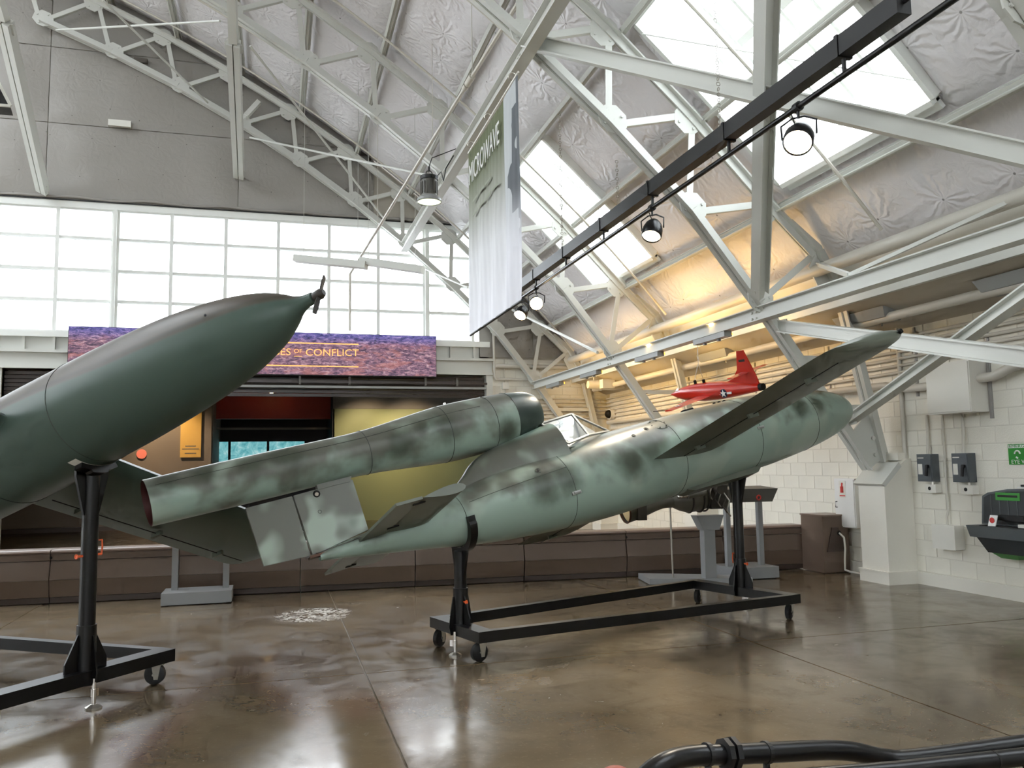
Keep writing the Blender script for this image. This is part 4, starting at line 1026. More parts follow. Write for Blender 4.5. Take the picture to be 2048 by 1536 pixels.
# ---------------------------------------------------------------- wheeled stands
def make_stand(psi, Pf, FM, lf, lr, label, prof, pins):
    h = V((math.cos(psi), math.sin(psi), 0)); s = V((-math.sin(psi), math.cos(psi), 0)); Z = V((0, 0, 1)); Pf = V((Pf[0], Pf[1], 0)); Pr = Pf - h * 3.46
    root = thing('wheeled_stand', Pf, label, 'stand', 'black wheeled stands'); zt = .25
    def P(base, x, y, z): return base + h * x + s * y + Z * z
    for (b_, hwid) in ((Pr, .44), (Pf, .72)):
        q = MB(); q.bar(P(b_, 0, -hwid, zt - .045), P(b_, 0, hwid, zt - .045), .15, .09); q.build('crossbar', M['black'], root)
    for sg in (-1, 1):
        q = MB(); q.bar(P(Pr, .07, sg * .40, zt - .045), P(Pf, -.07, sg * .68, zt - .045), .08, .088); q.build('rail', M['black'], root)
    for (b_, y) in ((Pr, -.36), (Pr, .36), (Pf, -.64), (Pf, .64)):
        ang = random.uniform(-.6, .6); d = h * math.cos(ang) + s * math.sin(ang); o_ = P(b_, 0, y, 0); c = o_ - d * .03 + Z * .075
        sd = d.cross(Z); q = MB(); q.cyl(o_ + Z * (zt - .09), o_ + Z * (zt - .105), .045, n=12)
        for sg in (-1, 1): q.prism([(-.035, 0), (.035, 0), (.015, -.11), (-.015, -.11)], o_ + sd * .032 * sg + Z * (zt - .1) - d * .012, d, Z, sd * .006)
        q.cyl(c - sd * .042, c + sd * .042, .009, n=8)
        fk = q.build('caster', M['zinc'], root)
        q = MB(); q.loft([(c - sd * .024, .05), (c - sd * .024, .066), (c - sd * .018, .075), (c + sd * .018, .075), (c + sd * .024, .066), (c + sd * .024, .05)], 24); q.build('wheel', M['rubber'], fk, smooth=40)
    for (b_, l, arms) in ((Pr, lr, 'rear'), (Pf, lf, 'front')):
        r_, zc_ = prof(l); ctr = FM @ V((l, 0, zc_)); X = FM.to_3x3() @ V((1, 0, 0)); Yc = FM.to_3x3() @ V((0, 1, 0)); Zc = FM.to_3x3() @ V((0, 0, 1))
        base = P(b_, 0, 0, 0); ztop = ctr.z - r_ - .015
        q = MB(); q.cyl(base + Z * .16, base + Z * (ztop - .02), .054, n=24); po = q.build('post', M['black'], root, smooth=40)
        q = MB(); q.cyl(base + Z * .15, base + Z * min(.55, ztop - .3), .064, n=24); q.build('sleeve', M['black'], po, smooth=40)
        for sg in (-1, 1):
            q = MB(); q.prism([(.05, 0), (.165, .0), (.165, .06), (.07, .24), (.05, .24)], base + Z * (zt), s * sg, Z, h * .012); q.build('gusset', M['black'], po)
            q = MB(); q.prism([(.05, -.09), (.10, -.09), (.115, -.02), (.075, .23), (.05, .23)], base + Z * (zt), h * sg, Z, s * .012); q.build('gusset', M['black'], po)
            q = MB(); q.prism([(.04, -.3), (.06, -.3), (.13, -.03), (.13, .01), (.04, .01)], base + Z * ztop, s * sg, Z, h * .02); q.build('head_gusset', M['black'], po)
        down = -Z - X * (-Z).dot(X); down.normalize(); near = -s - X * (-s).dot(X); near = (near - down * near.dot(down)).normalized()
        a0, a1 = (-.5, 1.75) if arms == 'rear' else (-.36, .36)
        q = MB(); n = 26; vs = []
        wd = .035
        for i in range(n + 1):
            a = a0 + (a1 - a0) * i / n; d = down * math.cos(a) + near * math.sin(a)
            tk = .05 if abs(a) < a1 - .2 else .035
            for (rr, xx) in ((r_ + .006, -wd), (r_ + .006 + tk, -wd), (r_ + .006 + tk, wd), (r_ + .006, wd)): vs.append(ctr + d * rr + X * xx)
        fs = [(3, 2, 1, 0), tuple(n * 4 + k for k in range(4))]
        for i in range(n):
            for k in range(4): fs.append((i * 4 + k, i * 4 + (k + 1) % 4, i * 4 + 4 + (k + 1) % 4, i * 4 + 4 + k))
        q.add(vs, fs); cr = q.build('cradle', M['black'], root)
        # felt lining strip
        q = MB(); vs = []
        for i in range(n + 1):
            a = -.5 + 1.0 * i / n; d = down * math.cos(a) + near * math.sin(a)
            for xx in (-wd - .006, wd + .006): vs.append(ctr + d * (r_ + .004) + X * xx)
        q.add(vs, [(2 * i, 2 * i + 1, 2 * i + 3, 2 * i + 2) for i in range(n)]); q.build('felt_lining', M['offwhite'], cr)
        # levelling jack
        sg = -1 if arms == 'rear' else 1
        jb = P(b_, sg * .09, -.06 if arms == 'rear' else .0, 0)
        q = MB(); q.cyl(jb + Z * .02, jb + Z * .2, .014, n=10); q.cyl(jb + Z * .08, jb + Z * .13, .02, n=10); q.bar(jb + Z * .1, jb + Z * .1 + s * .05 - h * .02, .01, .05); jk = q.build('floor_jack', M['chrome'], root, smooth=40)
        q = MB(); q.loft([(jb, .055), (jb + Z * .012, .055), (jb + Z * .03, .02)], 8); q.build('jack_foot', M['zinc'], jk)
        zp = pins[0 if arms == 'front' else 1]
        q = MB(); q.cyl(base - s * .1 + Z * zp, base + s * .1 + Z * zp, .009, n=8)
        q.tube([base + s * .1 + Z * zp, base + s * .105 + Z * (zp + .05), base + s * .1 + Z * (zp + .1), base + s * .075 + Z * (zp + .1)], .006, 6); q.ring(base - s * .1 + Z * zp, s, .014, .004, 14, 5); q.build('locking_pin', M['orange'], po, smooth=40)
    return root
def profile_of(t):
    pr = smooth_tab(t); return lambda x: (spline([(p[0], p[1]) for p in pr], x), spline([(p[0], p[2]) for p in pr], x))
make_stand(psi1, (4.875, 8.14), FM1, 3.54, 0.0, 'black steel wheeled stand carrying the mottled piloted craft', profile_of(FUS1), (.5, .44))
make_stand(-.70, (-1.23, 6.43), FM2, l0, l0 - 3.5, 'black steel wheeled stand under the two-tone craft at left', profile_of(FUS2), (1.02, .44))
# ---------------------------------------------------------------- low brown barrier in units
B0 = V((-3.15, 11.49, 0)); B1 = V((7.70, 10.82, 0)); bd = (B1 - B0).normalized(); bn = V((-bd.y, bd.x, 0)); Zv = V((0, 0, 1))
bx = [-4.15, -2.62, -1.14, .34, 1.82, 3.31, 4.79, 6.27, 7.56]
names = ['leftmost brown barrier unit, cut by the left edge', 'brown barrier unit behind the left black stand post', 'brown barrier unit behind the small grey plinth at left', 'brown barrier unit below the tail rudder', 'brown barrier unit behind the rear post of the stand',
         'brown barrier unit under the cockpit', 'brown barrier unit behind the engine exhibit', 'rightmost brown barrier unit next to the brown box']
for k in range(len(bx) - 1):
    a = B0 + bd * ((bx[k] - B0.x) / bd.x + .006); b = B0 + bd * ((bx[k + 1] - B0.x) / bd.x - .006)
    root = thing('barrier_unit', (a + b) / 2, names[k], 'barrier', 'brown barrier units')
    def strip(nm, prof, m):
        q = MB(); n = len(prof); vs = [a + bn * p[0] + Zv * p[1] for p in prof] + [b + bn * p[0] + Zv * p[1] for p in prof]
        fs = [tuple(range(n)), tuple(reversed(range(n, 2 * n)))] + [(i, n + i, n + (i + 1) % n, (i + 1) % n) for i in range(n)]
        q.add(vs, fs); return q.build(nm, M[m], root)
    strip('kick', [(.02, .01), (.3, .01), (.3, .075), (.02, .075)], 'brownkick')
    strip('lower_panel', [(.0, .082), (.3, .082), (.3, .29), (-.035, .29)], 'brown')
    strip('upper_panel', [(-.035, .292), (.3, .292), (.3, .515), (.01, .515)], 'brown')
    strip('top_band', [(.0, .522), (.3, .522), (.3, .60), (.0, .60)], 'brown')
    strip('rounded_cap', [(-.005, .605), (.3, .605), (.31, .625), (.3, .65), (.03, .65), (.0, .643), (-.015, .625)], 'browncap')
    if k in (1, 5, 6):
        q = MB(); q.cyl(a + bn * -.004 + Zv * .555, a + bn * .01 + Zv * .555, .016, n=12); q.build('lock', M['hole'], root)
# brown end box with its hinged plate and cable
pb = V((7.60, 10.65, 0)); root = thing('end_box', pb, 'tall brown box closing the barrier beside the white pier', 'box')
q = MB(); q.box((7.5, 10.28, .01), (7.93, 10.78, .80)); q.build('body', M['brown'], root)
q = MB(); q.box((7.49, 10.27, .80), (7.94, 10.79, .82)); q.build('lid', M['browncap'], root)
q = MB(); q.prism([(0, 0), (.3, 0), (.3, .06), (.2, .34), (.1, .34)], (7.55, 10.27, .3), (1, 0, 0), (0, 0, 1), (0, .012, 0)); q.build('access_plate', M['brownkick'], root)
q = MB(); q.cyl((7.76, 10.262, .56), (7.76, 10.28, .56), .035, n=14); q.build('cable_port', M['hole'], root)
q = MB(); q.tube([V((7.76, 10.26, .56)), V((7.79, 10.2, .5)), V((7.80, 10.2, .35)), V((7.785, 10.2, .2)), V((7.78, 10.2, .05)), V((7.8, 10.12, .03)), V((7.8, 9.7, .03)), V((7.62, 9.62, .03))], .014, 8)
q.build('power_cable', M['offwhite'], None, smooth=50, label='white cable looping from the brown box down to the floor', cat='cable')

# ---------------------------------------------------------------- small grey plinth with two posts (left), reading rail on top
c = V((-.87, 10.95, 0)); root = thing('label_stand', c, 'grey label stand on a flat plinth in front of the barrier at left', 'stand', 'grey label stands')
q = MB(); q.box((-1.27, 10.72, .012), (-.48, 11.2, .15)); q.build('plinth', M['grey'], root)
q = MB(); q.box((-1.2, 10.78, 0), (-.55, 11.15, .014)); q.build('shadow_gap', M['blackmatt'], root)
for x in (-1.15, -.56):
    q = MB(); q.box((x - .035, 10.98, .15), (x + .035, 11.05, 1.0)); q.build('post', M['grey'], root)
q = MB(); q.hexa([(-1.25, 10.78, .96), (-.46, 10.78, .96), (-.46, 11.2, 1.12), (-1.25, 11.2, 1.12), (-1.25, 10.78, .99), (-.46, 10.78, .99), (-.46, 11.2, 1.15), (-1.25, 11.2, 1.15)]); q.build('reading_board', M['greydk'], root)
# label stand at right, behind the front post
c = V((6.45, 10.5, 0)); root = thing('label_stand', c, 'grey label stand with a dark slanted top behind the front stand post', 'stand', 'grey label stands')
q = MB(); q.box((5.98, 10.12, .012), (6.66, 10.72, .16)); q.build('plinth', M['grey'], root)
for x in (6.05, 6.56):
    q = MB(); q.box((x - .035, 10.36, .16), (x + .035, 10.43, 1.12)); q.build('post', M['grey'], root)
q = MB(); q.hexa([(5.9, 10.16, 1.04), (6.63, 10.16, 1.04), (6.63, 10.5, 1.2), (5.9, 10.5, 1.2), (5.84, 10.12, 1.22), (6.7, 10.12, 1.22), (6.7, 10.55, 1.25), (5.84, 10.55, 1.25)]); q.build('reading_board', M['greydk'], root)
q = MB(); q.ring((6.08, 10.13, 1.1), (0, 1, 0), .03, .01, 14, 6); q.ring((6.4, 10.13, 1.1), (0, 1, 0), .03, .01, 14, 6); q.build('red_tag', M['redprint'], root)
# ---------------------------------------------------------------- rocket motor on its own plinth
c = V((5.3, 10.1, 0)); root = thing('rocket_motor', c, 'long grey rocket motor with turned nozzle on a flat grey plinth, below the fuselage', 'engine')
q = MB(); q.hexa([(4.74, 10.15, .012), (6.0, 9.72, .012), (6.1, 10.02, .012), (4.85, 10.75, .012), (4.74, 10.15, .085), (6.0, 9.72, .085), (6.1, 10.02, .085), (4.85, 10.75, .085)]); pl = q.build('plinth', M['grey'], root)
n0 = atY(1249, 1019, 9.85); n1 = atY(1347, 999, 9.85)
ax = (n1 - n0).normalized()
q = MB(); q.loft([(n0, .17), (n0 + ax * .02, .175), (n0 + ax * .18, .155), (n0 + ax * .42, .10), (n0 + ax * .52, .085), (n1, .10)], 24, False); nz = q.build('nozzle', M['leadgrey'], root, smooth=50)
q = MB(); q.ring(n0, ax, .172, .012, 28, 6); q.build('nozzle_rim', M['rust'], nz, smooth=60)
q = MB(); q.loft([(n0 + ax * .03, .16), (n0 + ax * .2, .12), (n0 + ax * .3, .02)], 20, True); q.build('nozzle_throat', M['tan'], nz, smooth=50)
q = MB(); q.box(n0 + V((.1, -.19, -.13)), n0 + V((.22, -.12, .1))); q.build('nozzle_bracket', M['enginedk'], nz)
q = MB(); q.loft([(n1 - ax * .05, .09), (n1 + ax * .06, .16), (n1 + ax * .16, .2), (n1 + ax * .34, .215), (n1 + ax * .4, .2), (n1 + ax * .46, .2)], 22); cb = q.build('chamber', M['leadgrey'], root, smooth=40)
for d_, r_ in ((.18, .205), (.33, .222), (.4, .225)):
    q = MB(); q.ring(n1 + ax * d_, ax, r_, .012, 26, 6); q.build('flange', M['enginedk'], cb, smooth=50)
q = MB(); q.cyl(n1 + ax * .1 + V((0, -.2, .04)), n1 + ax * .36 + V((0, -.2, .03)), .045, n=14); pu = q.build('starter', M['leadgrey'], root, smooth=40)
q = MB(); q.cyl(n1 + ax * .0 + V((0, -.2, .045)), n1 + ax * .1 + V((0, -.2, .04)), .03, n=12); q.ball(n1 + ax * -.01 + V((0, -.2, .045)), .034, 12, 8); q.build('starter_cap', M['chrome'], pu, smooth=40)
g0 = n1 + ax * .48
q = MB(); q.box(g0 + V((-.04, -.2, -.2)), g0 + V((.2, .2, .12))); q.cyl(g0 + V((.05, -.2, .05)), g0 + V((.05, -.3, .05)), .06, n=12); gb_ = q.build('gear_case', M['enginedk'], root)
q = MB(); q.box(g0 + V((-.1, -.17, .08)), g0 + V((.26, .16, .26))); q.box(g0 + V((.1, -.24, .1)), g0 + V((.2, -.16, .2))); q.build('pump_block', M['leadgrey'], root)
for i in range(5):
    y = -.2 - .02 * (i % 2); q = MB(); a_ = g0 + V((-.1 + .06 * i, y, .2 - .05 * i)); q.tube([a_, a_ + V((.06, -.03, -.1)), a_ + V((.02, -.02, -.22)), a_ + V((.1, .02, -.3))], .011, 7); q.build('fuel_pipe', M['enginedk' if i % 2 else 'zinc'], root, smooth=50)
fx = atY(1420, 1060, 9.95); fz = fx.z
q = MB(); q.prism([(-.2, .09), (.2, .09), (.13, -.1), (-.1, -.1)], V((5.5, 9.95, 1.0 - .19)), (1, 0, 0), (0, 0, 1), (0, .16, 0)); q.build('saddle', M['grey'], root)
q = MB(); q.box((5.42, 9.9, .085), (5.58, 10.02, .80)); q.build('post', M['grey'], root)
rb = flo(1346, 1155, .085); rt = atY(1340, 1012, rb.y)
q = MB(); q.cyl(rb, rt, .012, n=10); q.cyl(rt - Zv * .03, rt + Zv * .06, .022, n=10); q.build('prop_rod', M['zinc'], root, smooth=40)

# ---------------------------------------------------------------- LED picture sign over the opening
s0 = V((-4.17, 19.0, 3.66)); root = thing('led_sign', (-.3, 19.0, 3.66), 'wide lit picture sign of a ruined city over the gallery opening, reading of conflict', 'sign')
q = MB(); q.box((-4.17, 19.0, 3.66), (3.61, 19.22, 4.63)); q.build('cabinet', M['blackmatt'], root)
q = MB(); q.add([(-4.16, 18.995, 3.68), (3.60, 18.995, 3.68), (3.60, 18.995, 4.62), (-4.16, 18.995, 4.62)], [(0, 1, 2, 3)]); q.build('screen', M['ledpic'], root)
lettering('lettering', 'CAUSES', .22, (-.115, 18.985, 4.17), (1, 0, .012), (0, 0, 1), M['signtext'], root, width=.86)
lettering('lettering', 'OF', .125, (.475, 18.985, 4.20), (1, 0, .012), (0, 0, 1), M['signtext'], root, width=.18)
lettering('lettering', 'CONFLICT', .22, (1.225, 18.985, 4.18), (1, 0, .012), (0, 0, 1), M['signtext'], root, width=1.17)
q = MB(); q.box((-1.15, 18.98, 4.375), (1.81, 18.99, 4.4)); q.build('rule_line', M['signtext'], root)
q = MB(); q.box((-1.15, 18.98, 3.86), (1.81, 18.99, 3.885)); q.build('rule_line', M['signtext'], root)
q = MB(); q.box((.39, 18.98, 4.08), (.56, 18.99, 4.095)); q.build('rule_line', M['signtext'], root)
# rolling door coil and slats in the head of the opening, and the rail below the sign
root = thing('rolling_door', (-.3, 19.5, 3.2), 'dark rolled up slatted door in the head of the opening', 'door')
for k in range(6):
    q = MB(); z = 3.72 - .085 * k; q.box((OX0, 19.48, z - .07), (OX1, 19.53, z)); q.build('slat', M['slat'], root)
for z_, y_ in ((3.56, 19.12), (3.45, 19.15)):
    q = MB(); q.box((-2.0, y_, z_ - .05), (OX1 - .02, y_ + .06, z_)); q.build('guide_rail', M['steel_grey' if z_ < 3.5 else 'slat'], root)
for x in (.5, 1.6, 3.35, 4.1):
    q = MB(); q.box((x, 19.1, 3.47), (x + .05, 19.2, 3.66)); q.build('rail_hanger', M['greydk'], root)
# gallery furniture
root = thing('gold_poster', (-2.26, 24.76, 1.94), 'plain gold hanging poster panel on the brown gallery wall', 'poster')
pz0 = atY(360, 915, 24.74); pz1 = atY(404, 800, 24.74)
q = MB(); q.box((pz0.x, 24.72, pz0.z), (pz1.x, 24.78, pz1.z)); q.build('panel', M['poster'], root)
for i, (w_, z_) in enumerate(((.28, .30), (.44, .22), (.3, .10))):
    xm = (pz0.x + pz1.x) / 2; q = MB(); q.box((xm - w_ / 2, 24.715, pz0.z + z_), (xm + w_ / 2, 24.72, pz0.z + z_ + .025)); q.build('caption_line', M['galleryup'], root)
cc = atY(283, 908, 24.75)
q = MB(); q.cyl(cc, cc + V((0, .04, 0)), .13, n=28); q.build('round_plaque', M['coral'], None, label='round coral plaque on the brown gallery wall', cat='plaque')
for (xa, xb, lab) in ((-1.9, -1.43, 'leftmost lit monitor in the dark gallery recess'), (-1.35, -.25, 'middle lit monitor in the dark gallery recess'), (-.17, .93, 'rightmost lit monitor, above the tailpipe')):
    root = thing('monitor', ((xa + xb) / 2, 28, 1.6), lab, 'screen', 'gallery monitors')
    q = MB(); q.box((xa - .03, 28.0, 1.77), (xb + .03, 28.08, 2.50)); q.build('housing', M['blackmatt'], root)
    q = MB(); q.add([(xa, 27.995, 1.8), (xb, 27.995, 1.8), (xb, 27.995, 2.47), (xa, 27.995, 2.47)], [(0, 1, 2, 3)])
    o_ = q.build('screen', M['screen'], root)
    q = MB(); q.box(((xa + xb) / 2 - .04, 28.05, 0), ((xa + xb) / 2 + .04, 28.12, 2.0)); q.build('stand_pole', M['blackmatt'], root)
rz0, rz1 = atY(545, 835, 26.3).z, atY(545, 785, 26.3).z
root = thing('red_beam', (0, 26.3, rz0), 'red painted steel beam across the top of the dark recess', 'beam')
q = MB(); q.box((-1.7, 26.3, rz0), (1.66, 26.34, rz1)); q.build('web', M['redbeam'], root)
q = MB(); q.box((-1.7, 26.15, rz0 - .05), (1.66, 26.45, rz0)); q.build('lower_flange', M['redbeam'], root)
q = MB(); q.box((-1.7, 26.15, rz1), (1.66, 26.45, rz1 + .05)); q.build('upper_flange', M['redbeam'], root)
q = MB(); q.box((-1.7, 26.4, rz0 - .36), (1.66, 26.5, rz0 - .30)); q.build('head_rail', M['galleryup'], root)
bz = atY(543, 787, 25.6); root = thing('pendant_bulb', bz, 'small glowing pendant bulb in front of the red beam', 'lamp')
q = MB(); q.cyl(bz + V((0, 0, .1)), V((bz.x, bz.y, 4.35)), .008, n=6); q.build('flex', M['blackmatt'], root)
q = MB(); q.ball(bz, .05, 12, 8, (1, 1, 1.6)); q.build('bulb', M['bulb'], root, smooth=60)
def add_light(name, typ, loc, aim, parent, energy, color, **k):
    l = bpy.data.lights.new(name, typ); l.energy = energy; l.color = color
    for a_, b_ in k.items(): setattr(l, a_, b_)
    o_ = bpy.data.objects.new(name, l); col.objects.link(o_)
    d = (V(aim) - V(loc)).normalized(); o_.matrix_world = d.to_track_quat('-Z', 'Y').to_matrix().to_4x4()
    m_ = o_.matrix_world.copy(); m_.translation = V(loc)
    if parent is not None: o_.parent = parent; o_.matrix_parent_inverse = Matrix.Identity(4); o_.matrix_local = INV[parent.name] @ m_
    else: o_.matrix_world = m_
    return o_
for i, px in enumerate(((737, 787), (829, 787), (1600, 780))):
    p_ = atY(px[0], px[1], 23.6) if i < 2 else V((-3.4, 23.2, 3.9)); lab = ('left black can spotlight under the gallery ceiling', 'right black can spotlight under the gallery ceiling', 'added black can spotlight brightening the brown gallery wall')[i]  # third can is unseen, added to brighten the brown wall
    root = thing('can_spotlight', p_, lab, 'lamp', 'gallery spotlights')
    aim = V((p_.x + .2, 25.5, 2.2)) if i < 2 else V((-2.6, 24.8, 1.6)); d = (aim - p_).normalized()
    q = MB(); q.cyl(p_ - d * .1, p_ + d * .1, .06, n=14); q.build('can', M['blackmatt'], root, smooth=40)
    q = MB(); q.cyl(p_ - d * .05, V((p_.x, p_.y, 4.35)), .012, n=6); q.build('stem', M['blackmatt'], root)
    add_light('lamp', 'SPOT', p_ + d * .12, aim, root, 150 if i < 2 else 170, (1, .78, .5), spot_size=1.5, spot_blend=.8, shadow_soft_size=.05)
# suspended linear lamps before the window
for (a_, b_, y_, lab) in (((590, 517), (733, 531), 16.5, 'left flat white hanging lamp bar seen against the window'), ((722, 522), (846, 540), 16.0, 'right flat white hanging lamp bar seen against the window')):
    p0 = atY(*a_, y_); p1 = atY(*b_, y_ - .6); root = thing('hanging_lamp_bar', (p0 + p1) / 2, lab, 'lamp', 'hanging lamp bars')
    q = MB(); q.bar(p0, p1, .2, .13); q.build('housing', M['steel'], root)
    for t in (.12, .88):
        w0_ = p0.lerp(p1, t); q = MB(); q.cyl(w0_, V((w0_.x, w0_.y, roof_z(w0_.x) - .3)), .004, n=5); q.build('suspension_wire', M['steel'], root)
# conduit from the roof down to the sign
c0 = A3(RO - .3, 38.0, 9.0); c0 = atX(1040, 0, 2.95); c2 = atY(700, 548, 18.6); cm = atY(870, 272, 12.9)
root = thing('sloping_conduit', c2, 'long thin conduit slanting past the high bay lamp and dropping to the sign', 'pipe')
q = MB(); q.tube([c0 + (c0 - cm) * .3, c0, cm, c2, V((c2.x, c2.y, 4.63))], .03, 8); q.build('tube', M['pipe'], root, smooth=40)
q = MB(); q.cyl(cm + (c0 - cm) * .44, cm + (c0 - cm) * .5, .05, n=10); q.cyl(cm + (c0 - cm) * .4, cm + (c0 - cm) * .43, .045, n=10); q.build('coupling', M['pipe'], root, smooth=40)
for t, base in ((.5, c0), (.02, cm), (.6, cm)):
    p_ = (c0.lerp(cm, t) if base is c0 else cm.lerp(c2, t)); q = MB(); q.cyl(p_, V((p_.x, p_.y, roof_z(p_.x) - .25)), .006, n=5); q.build('suspension_wire', M['pipe'], root)
# ---------------------------------------------------------------- banner
BX = 2.70; by0, by1 = 8.98, 11.55; bz0, bz1 = 3.47, 6.19
root = thing('hanging_banner', (BX, (by0 + by1) / 2, bz0), 'tall printed banner fading from olive to white, hung from the high beam', 'banner')
ny, nz_ = 46, 30
def bfn(u, v):
    y = by0 + (by1 - by0) * u; z = bz0 + (bz1 - bz0) * v
    k = .012 + .02 * (1 - v); edge = .05 * max(0, v - .8) * (u - .5)
    return V((BX + k * math.sin(u * 23 + 1.3 * math.sin(v * 3)) * (1 - .75 * v) + .012 * noise.noise(V((y * 2.4, z * .7, 1))), y, z - .05 * math.sin(pi * u) * (v > .97)))
q = MB(); q.grid(bfn, ny, nz_); cl = q.build('cloth', M['banner'], root, smooth=60)
cl.data.transform(Matrix.Identity(4))
lettering('lettering', 'MICROWAVE', .42, (BX - .035, 10.56, 5.76), (0, -1, 0), (0, 0, 1), M['white'], root, width=1.66, shear=.0, extrude=.002)
for i, z_ in enumerate((5.32, 5.12, 4.72)):
    for j in range(3 + i % 2):
        y_ = 11.2 - .36 * j; q = MB(); q.box((BX - .034, y_ - .3, z_), (BX - .032, y_, z_ + .035)); q.build('faint_print', M['faint'], root) if i < 2 else None
q = MB(); q.cyl((BX, by0 - .03, bz0), (BX, by1 + .03, bz0), .016, n=10); q.build('bottom_rod', M['blackmatt'], root, smooth=40)
q = MB(); q.cyl((BX, by0 - .03, bz1), (BX, by1 + .03, bz1), .014, n=10); q.build('top_rod', M['offwhite'], root, smooth=40)
for y in (9.2, 10.4, 11.4):
    q = MB(); q.ring((BX, y, bz1 + .06), (0, 1, 0), .05, .006, 14, 5); q.build('hang_loop', M['zinc'], root, smooth=50)
# ---------------------------------------------------------------- lighting track: wireway, pipe, chains, lamps
TX = 4.2
root = thing('track_wireway', (TX, 9, 4.72), 'long black box beam of the lighting track sloping across the skylights', 'beam')
q = MB(); q.box((TX - .06, 4.55, 4.70), (TX + .06, 14.4, 4.86)); q.build('wireway', M['blackmatt'], root)
for y in (5.2, 6.9, 8.6, 10.1, 11.6, 13.1):
    q = MB(); q.box((TX - .07, y - .02, 4.69), (TX + .07, y + .02, 4.87)); q.box((TX - .012, y - .012, 4.55), (TX + .012, y + .012, 4.69)); q.build('clamp', M['blackmatt'], root)
q = MB(); q.cyl((TX, 4.3, 4.79), (TX, 4.58, 4.79), .02, n=10); q.build('feed_conduit', M['blackmatt'], root)
q = MB(); q.cyl((TX, 2.4, 4.56), (TX, 14.9, 4.56), .026, n=12); q.build('lighting_pipe', M['black'], None, smooth=40, label='round black pipe below the track from which the lamps hang', cat='pipe')
def chain(p0, p1, label):
    q = MB(); d = V(p1) - V(p0); n = int(d.length / .055); dn = d.normalized()
    for i in range(n):
        c_ = V(p0) + d * ((i + .5) / n); ax_ = V((1, 0, 0)) if i % 2 else V((0, 1, 0))
        q.ring(c_, ax_, .02, .0045, 8, 4)
    q.v = [p for p in q.v]
    q.build('hanging_chain', M['zinc'], None, label=label, cat='chain', group='track chains')
chain((TX, 11.75, 4.87), A3(RO + .0, 41.2, 11.75) if False else (TX, 11.75, roof_z(TX) - .3), 'chain holding the track beside the banner')
chain((TX, 9.6, 4.87), (TX, 9.6, 5.5), 'short chain from the truss chord to the track')
chain((TX, 7.05, 4.87), (TX, 7.05, roof_z(TX) - .2), 'long chain crossing the near skylight')
def spot(y, aim, label, energy, size=1.0, z=4.56):
    p_ = V((TX, y, z)); d = (V(aim) - p_).normalized(); c_ = p_ + V((0, 0, -.26))
    root = thing('track_lamp', p_, label, 'lamp', 'black track lamps')
    R_ = .125 * size
    q = MB(); q.loft([(c_ - d * .13, .03), (c_ - d * .12, .06), (c_ - d * .07, R_ * .8), (c_, R_ * .98), (c_ + d * .1, R_), (c_ + d * .115, R_ * .9)], 22, False); q.build('shell', M['black'], root, smooth=50)
    q = MB(); q.cyl(c_ + d * .085, c_ + d * .09, R_ * .9, n=22); q.build('lens', M['spotlens'], root)
    q = MB(); q.cyl(c_ - d * .13, c_ - d * .128, .032, n=12); q.build('rear_cap', M['black'], root)
    sd = d.cross(V((0, 0, 1))).normalized()
    q = MB(); q.tube([c_ + sd * (R_ + .015), c_ + sd * (R_ + .02) + V((0, 0, .12)), c_ + V((0, 0, .17)) + sd * .05, c_ + V((0, 0, .17)) - sd * .05, c_ - sd * (R_ + .02) + V((0, 0, .12)), c_ - sd * (R_ + .015)], .009, 6); q.build('yoke', M['black'], root, smooth=50)
    q = MB(); q.cyl(p_ - V((0, .03, 0)), p_ + V((0, .03, 0)), .042, n=12); q.cyl(p_ - V((0, 0, .02)), p_ - V((0, 0, .1)), .012, n=8); q.build('clamp', M['blackmatt'], root)
    q = MB(); q.tube([p_ + V((0, .1, 0)), p_ + V((.05, .12, -.1)), c_ + V((.09, .06, .1)), c_ + V((.02, .02, .06)) - d * .1], .006, 5); q.build('flex', M['blackmatt'], root, smooth=50)
    add_light('lamp', 'SPOT', c_ + d * .13, aim, root, energy, (1, .86, .66), spot_size=.9, spot_blend=.7, shadow_soft_size=.08)
spot(5.80, (1.6, 3.4, 1.0), 'brightest black track lamp at the near end, over the skylight', 160)
spot(8.62, (2.9, 7.4, 1.3), 'black track lamp hung midway, turned half away', 160, .95)
spot(13.1, (1.2, 4.0, 1.6), 'black track lamp shining straight at the viewer beside the banner', 140, .95)
spot(13.95, (1.2, 11.0, .5), 'black track lamp tipped down behind the banner corner', 120, .95)
# ---------------------------------------------------------------- high bay lamp
hb = V((2.37, 13.0, 5.9)); root = thing('high_bay_lamp', hb, 'grey drum high bay lamp with a pale round lens hanging mid-hall', 'lamp')
q = MB(); q.cyl(hb + Zv * .06, hb + Zv * .34, .13, n=24); dr = q.build('drum', M['greydk'], root, smooth=40)
for i in range(16):
    a_ = 2 * pi * i / 16; q = MB(); q.bar(hb + V((math.cos(a_) * .135, math.sin(a_) * .135, .1)), hb + V((math.cos(a_) * .135, math.sin(a_) * .135, .3)), .012, .02, (math.cos(a_), math.sin(a_), 0)); q.build('fin', M['greydk'], dr)
q = MB(); q.cyl(hb + Zv * .34, hb + Zv * .4, .145, n=24); q.build('cap', M['blackmatt'], root, smooth=40)
q = MB(); q.loft([(hb + Zv * .07, .14), (hb + Zv * .02, .2), (hb - Zv * .02, .205), (hb - Zv * .03, .19)], 30, False); q.build('rim', M['steel_grey'], root, smooth=40)
q = MB(); q.grid(lambda u, v: hb + V((math.cos(2 * pi * u) * .19 * v, math.sin(2 * pi * u) * .19 * v, -.055 + .035 * v * v)), 28, 5, True); q.build('lens', M['baylens'], root, smooth=60)
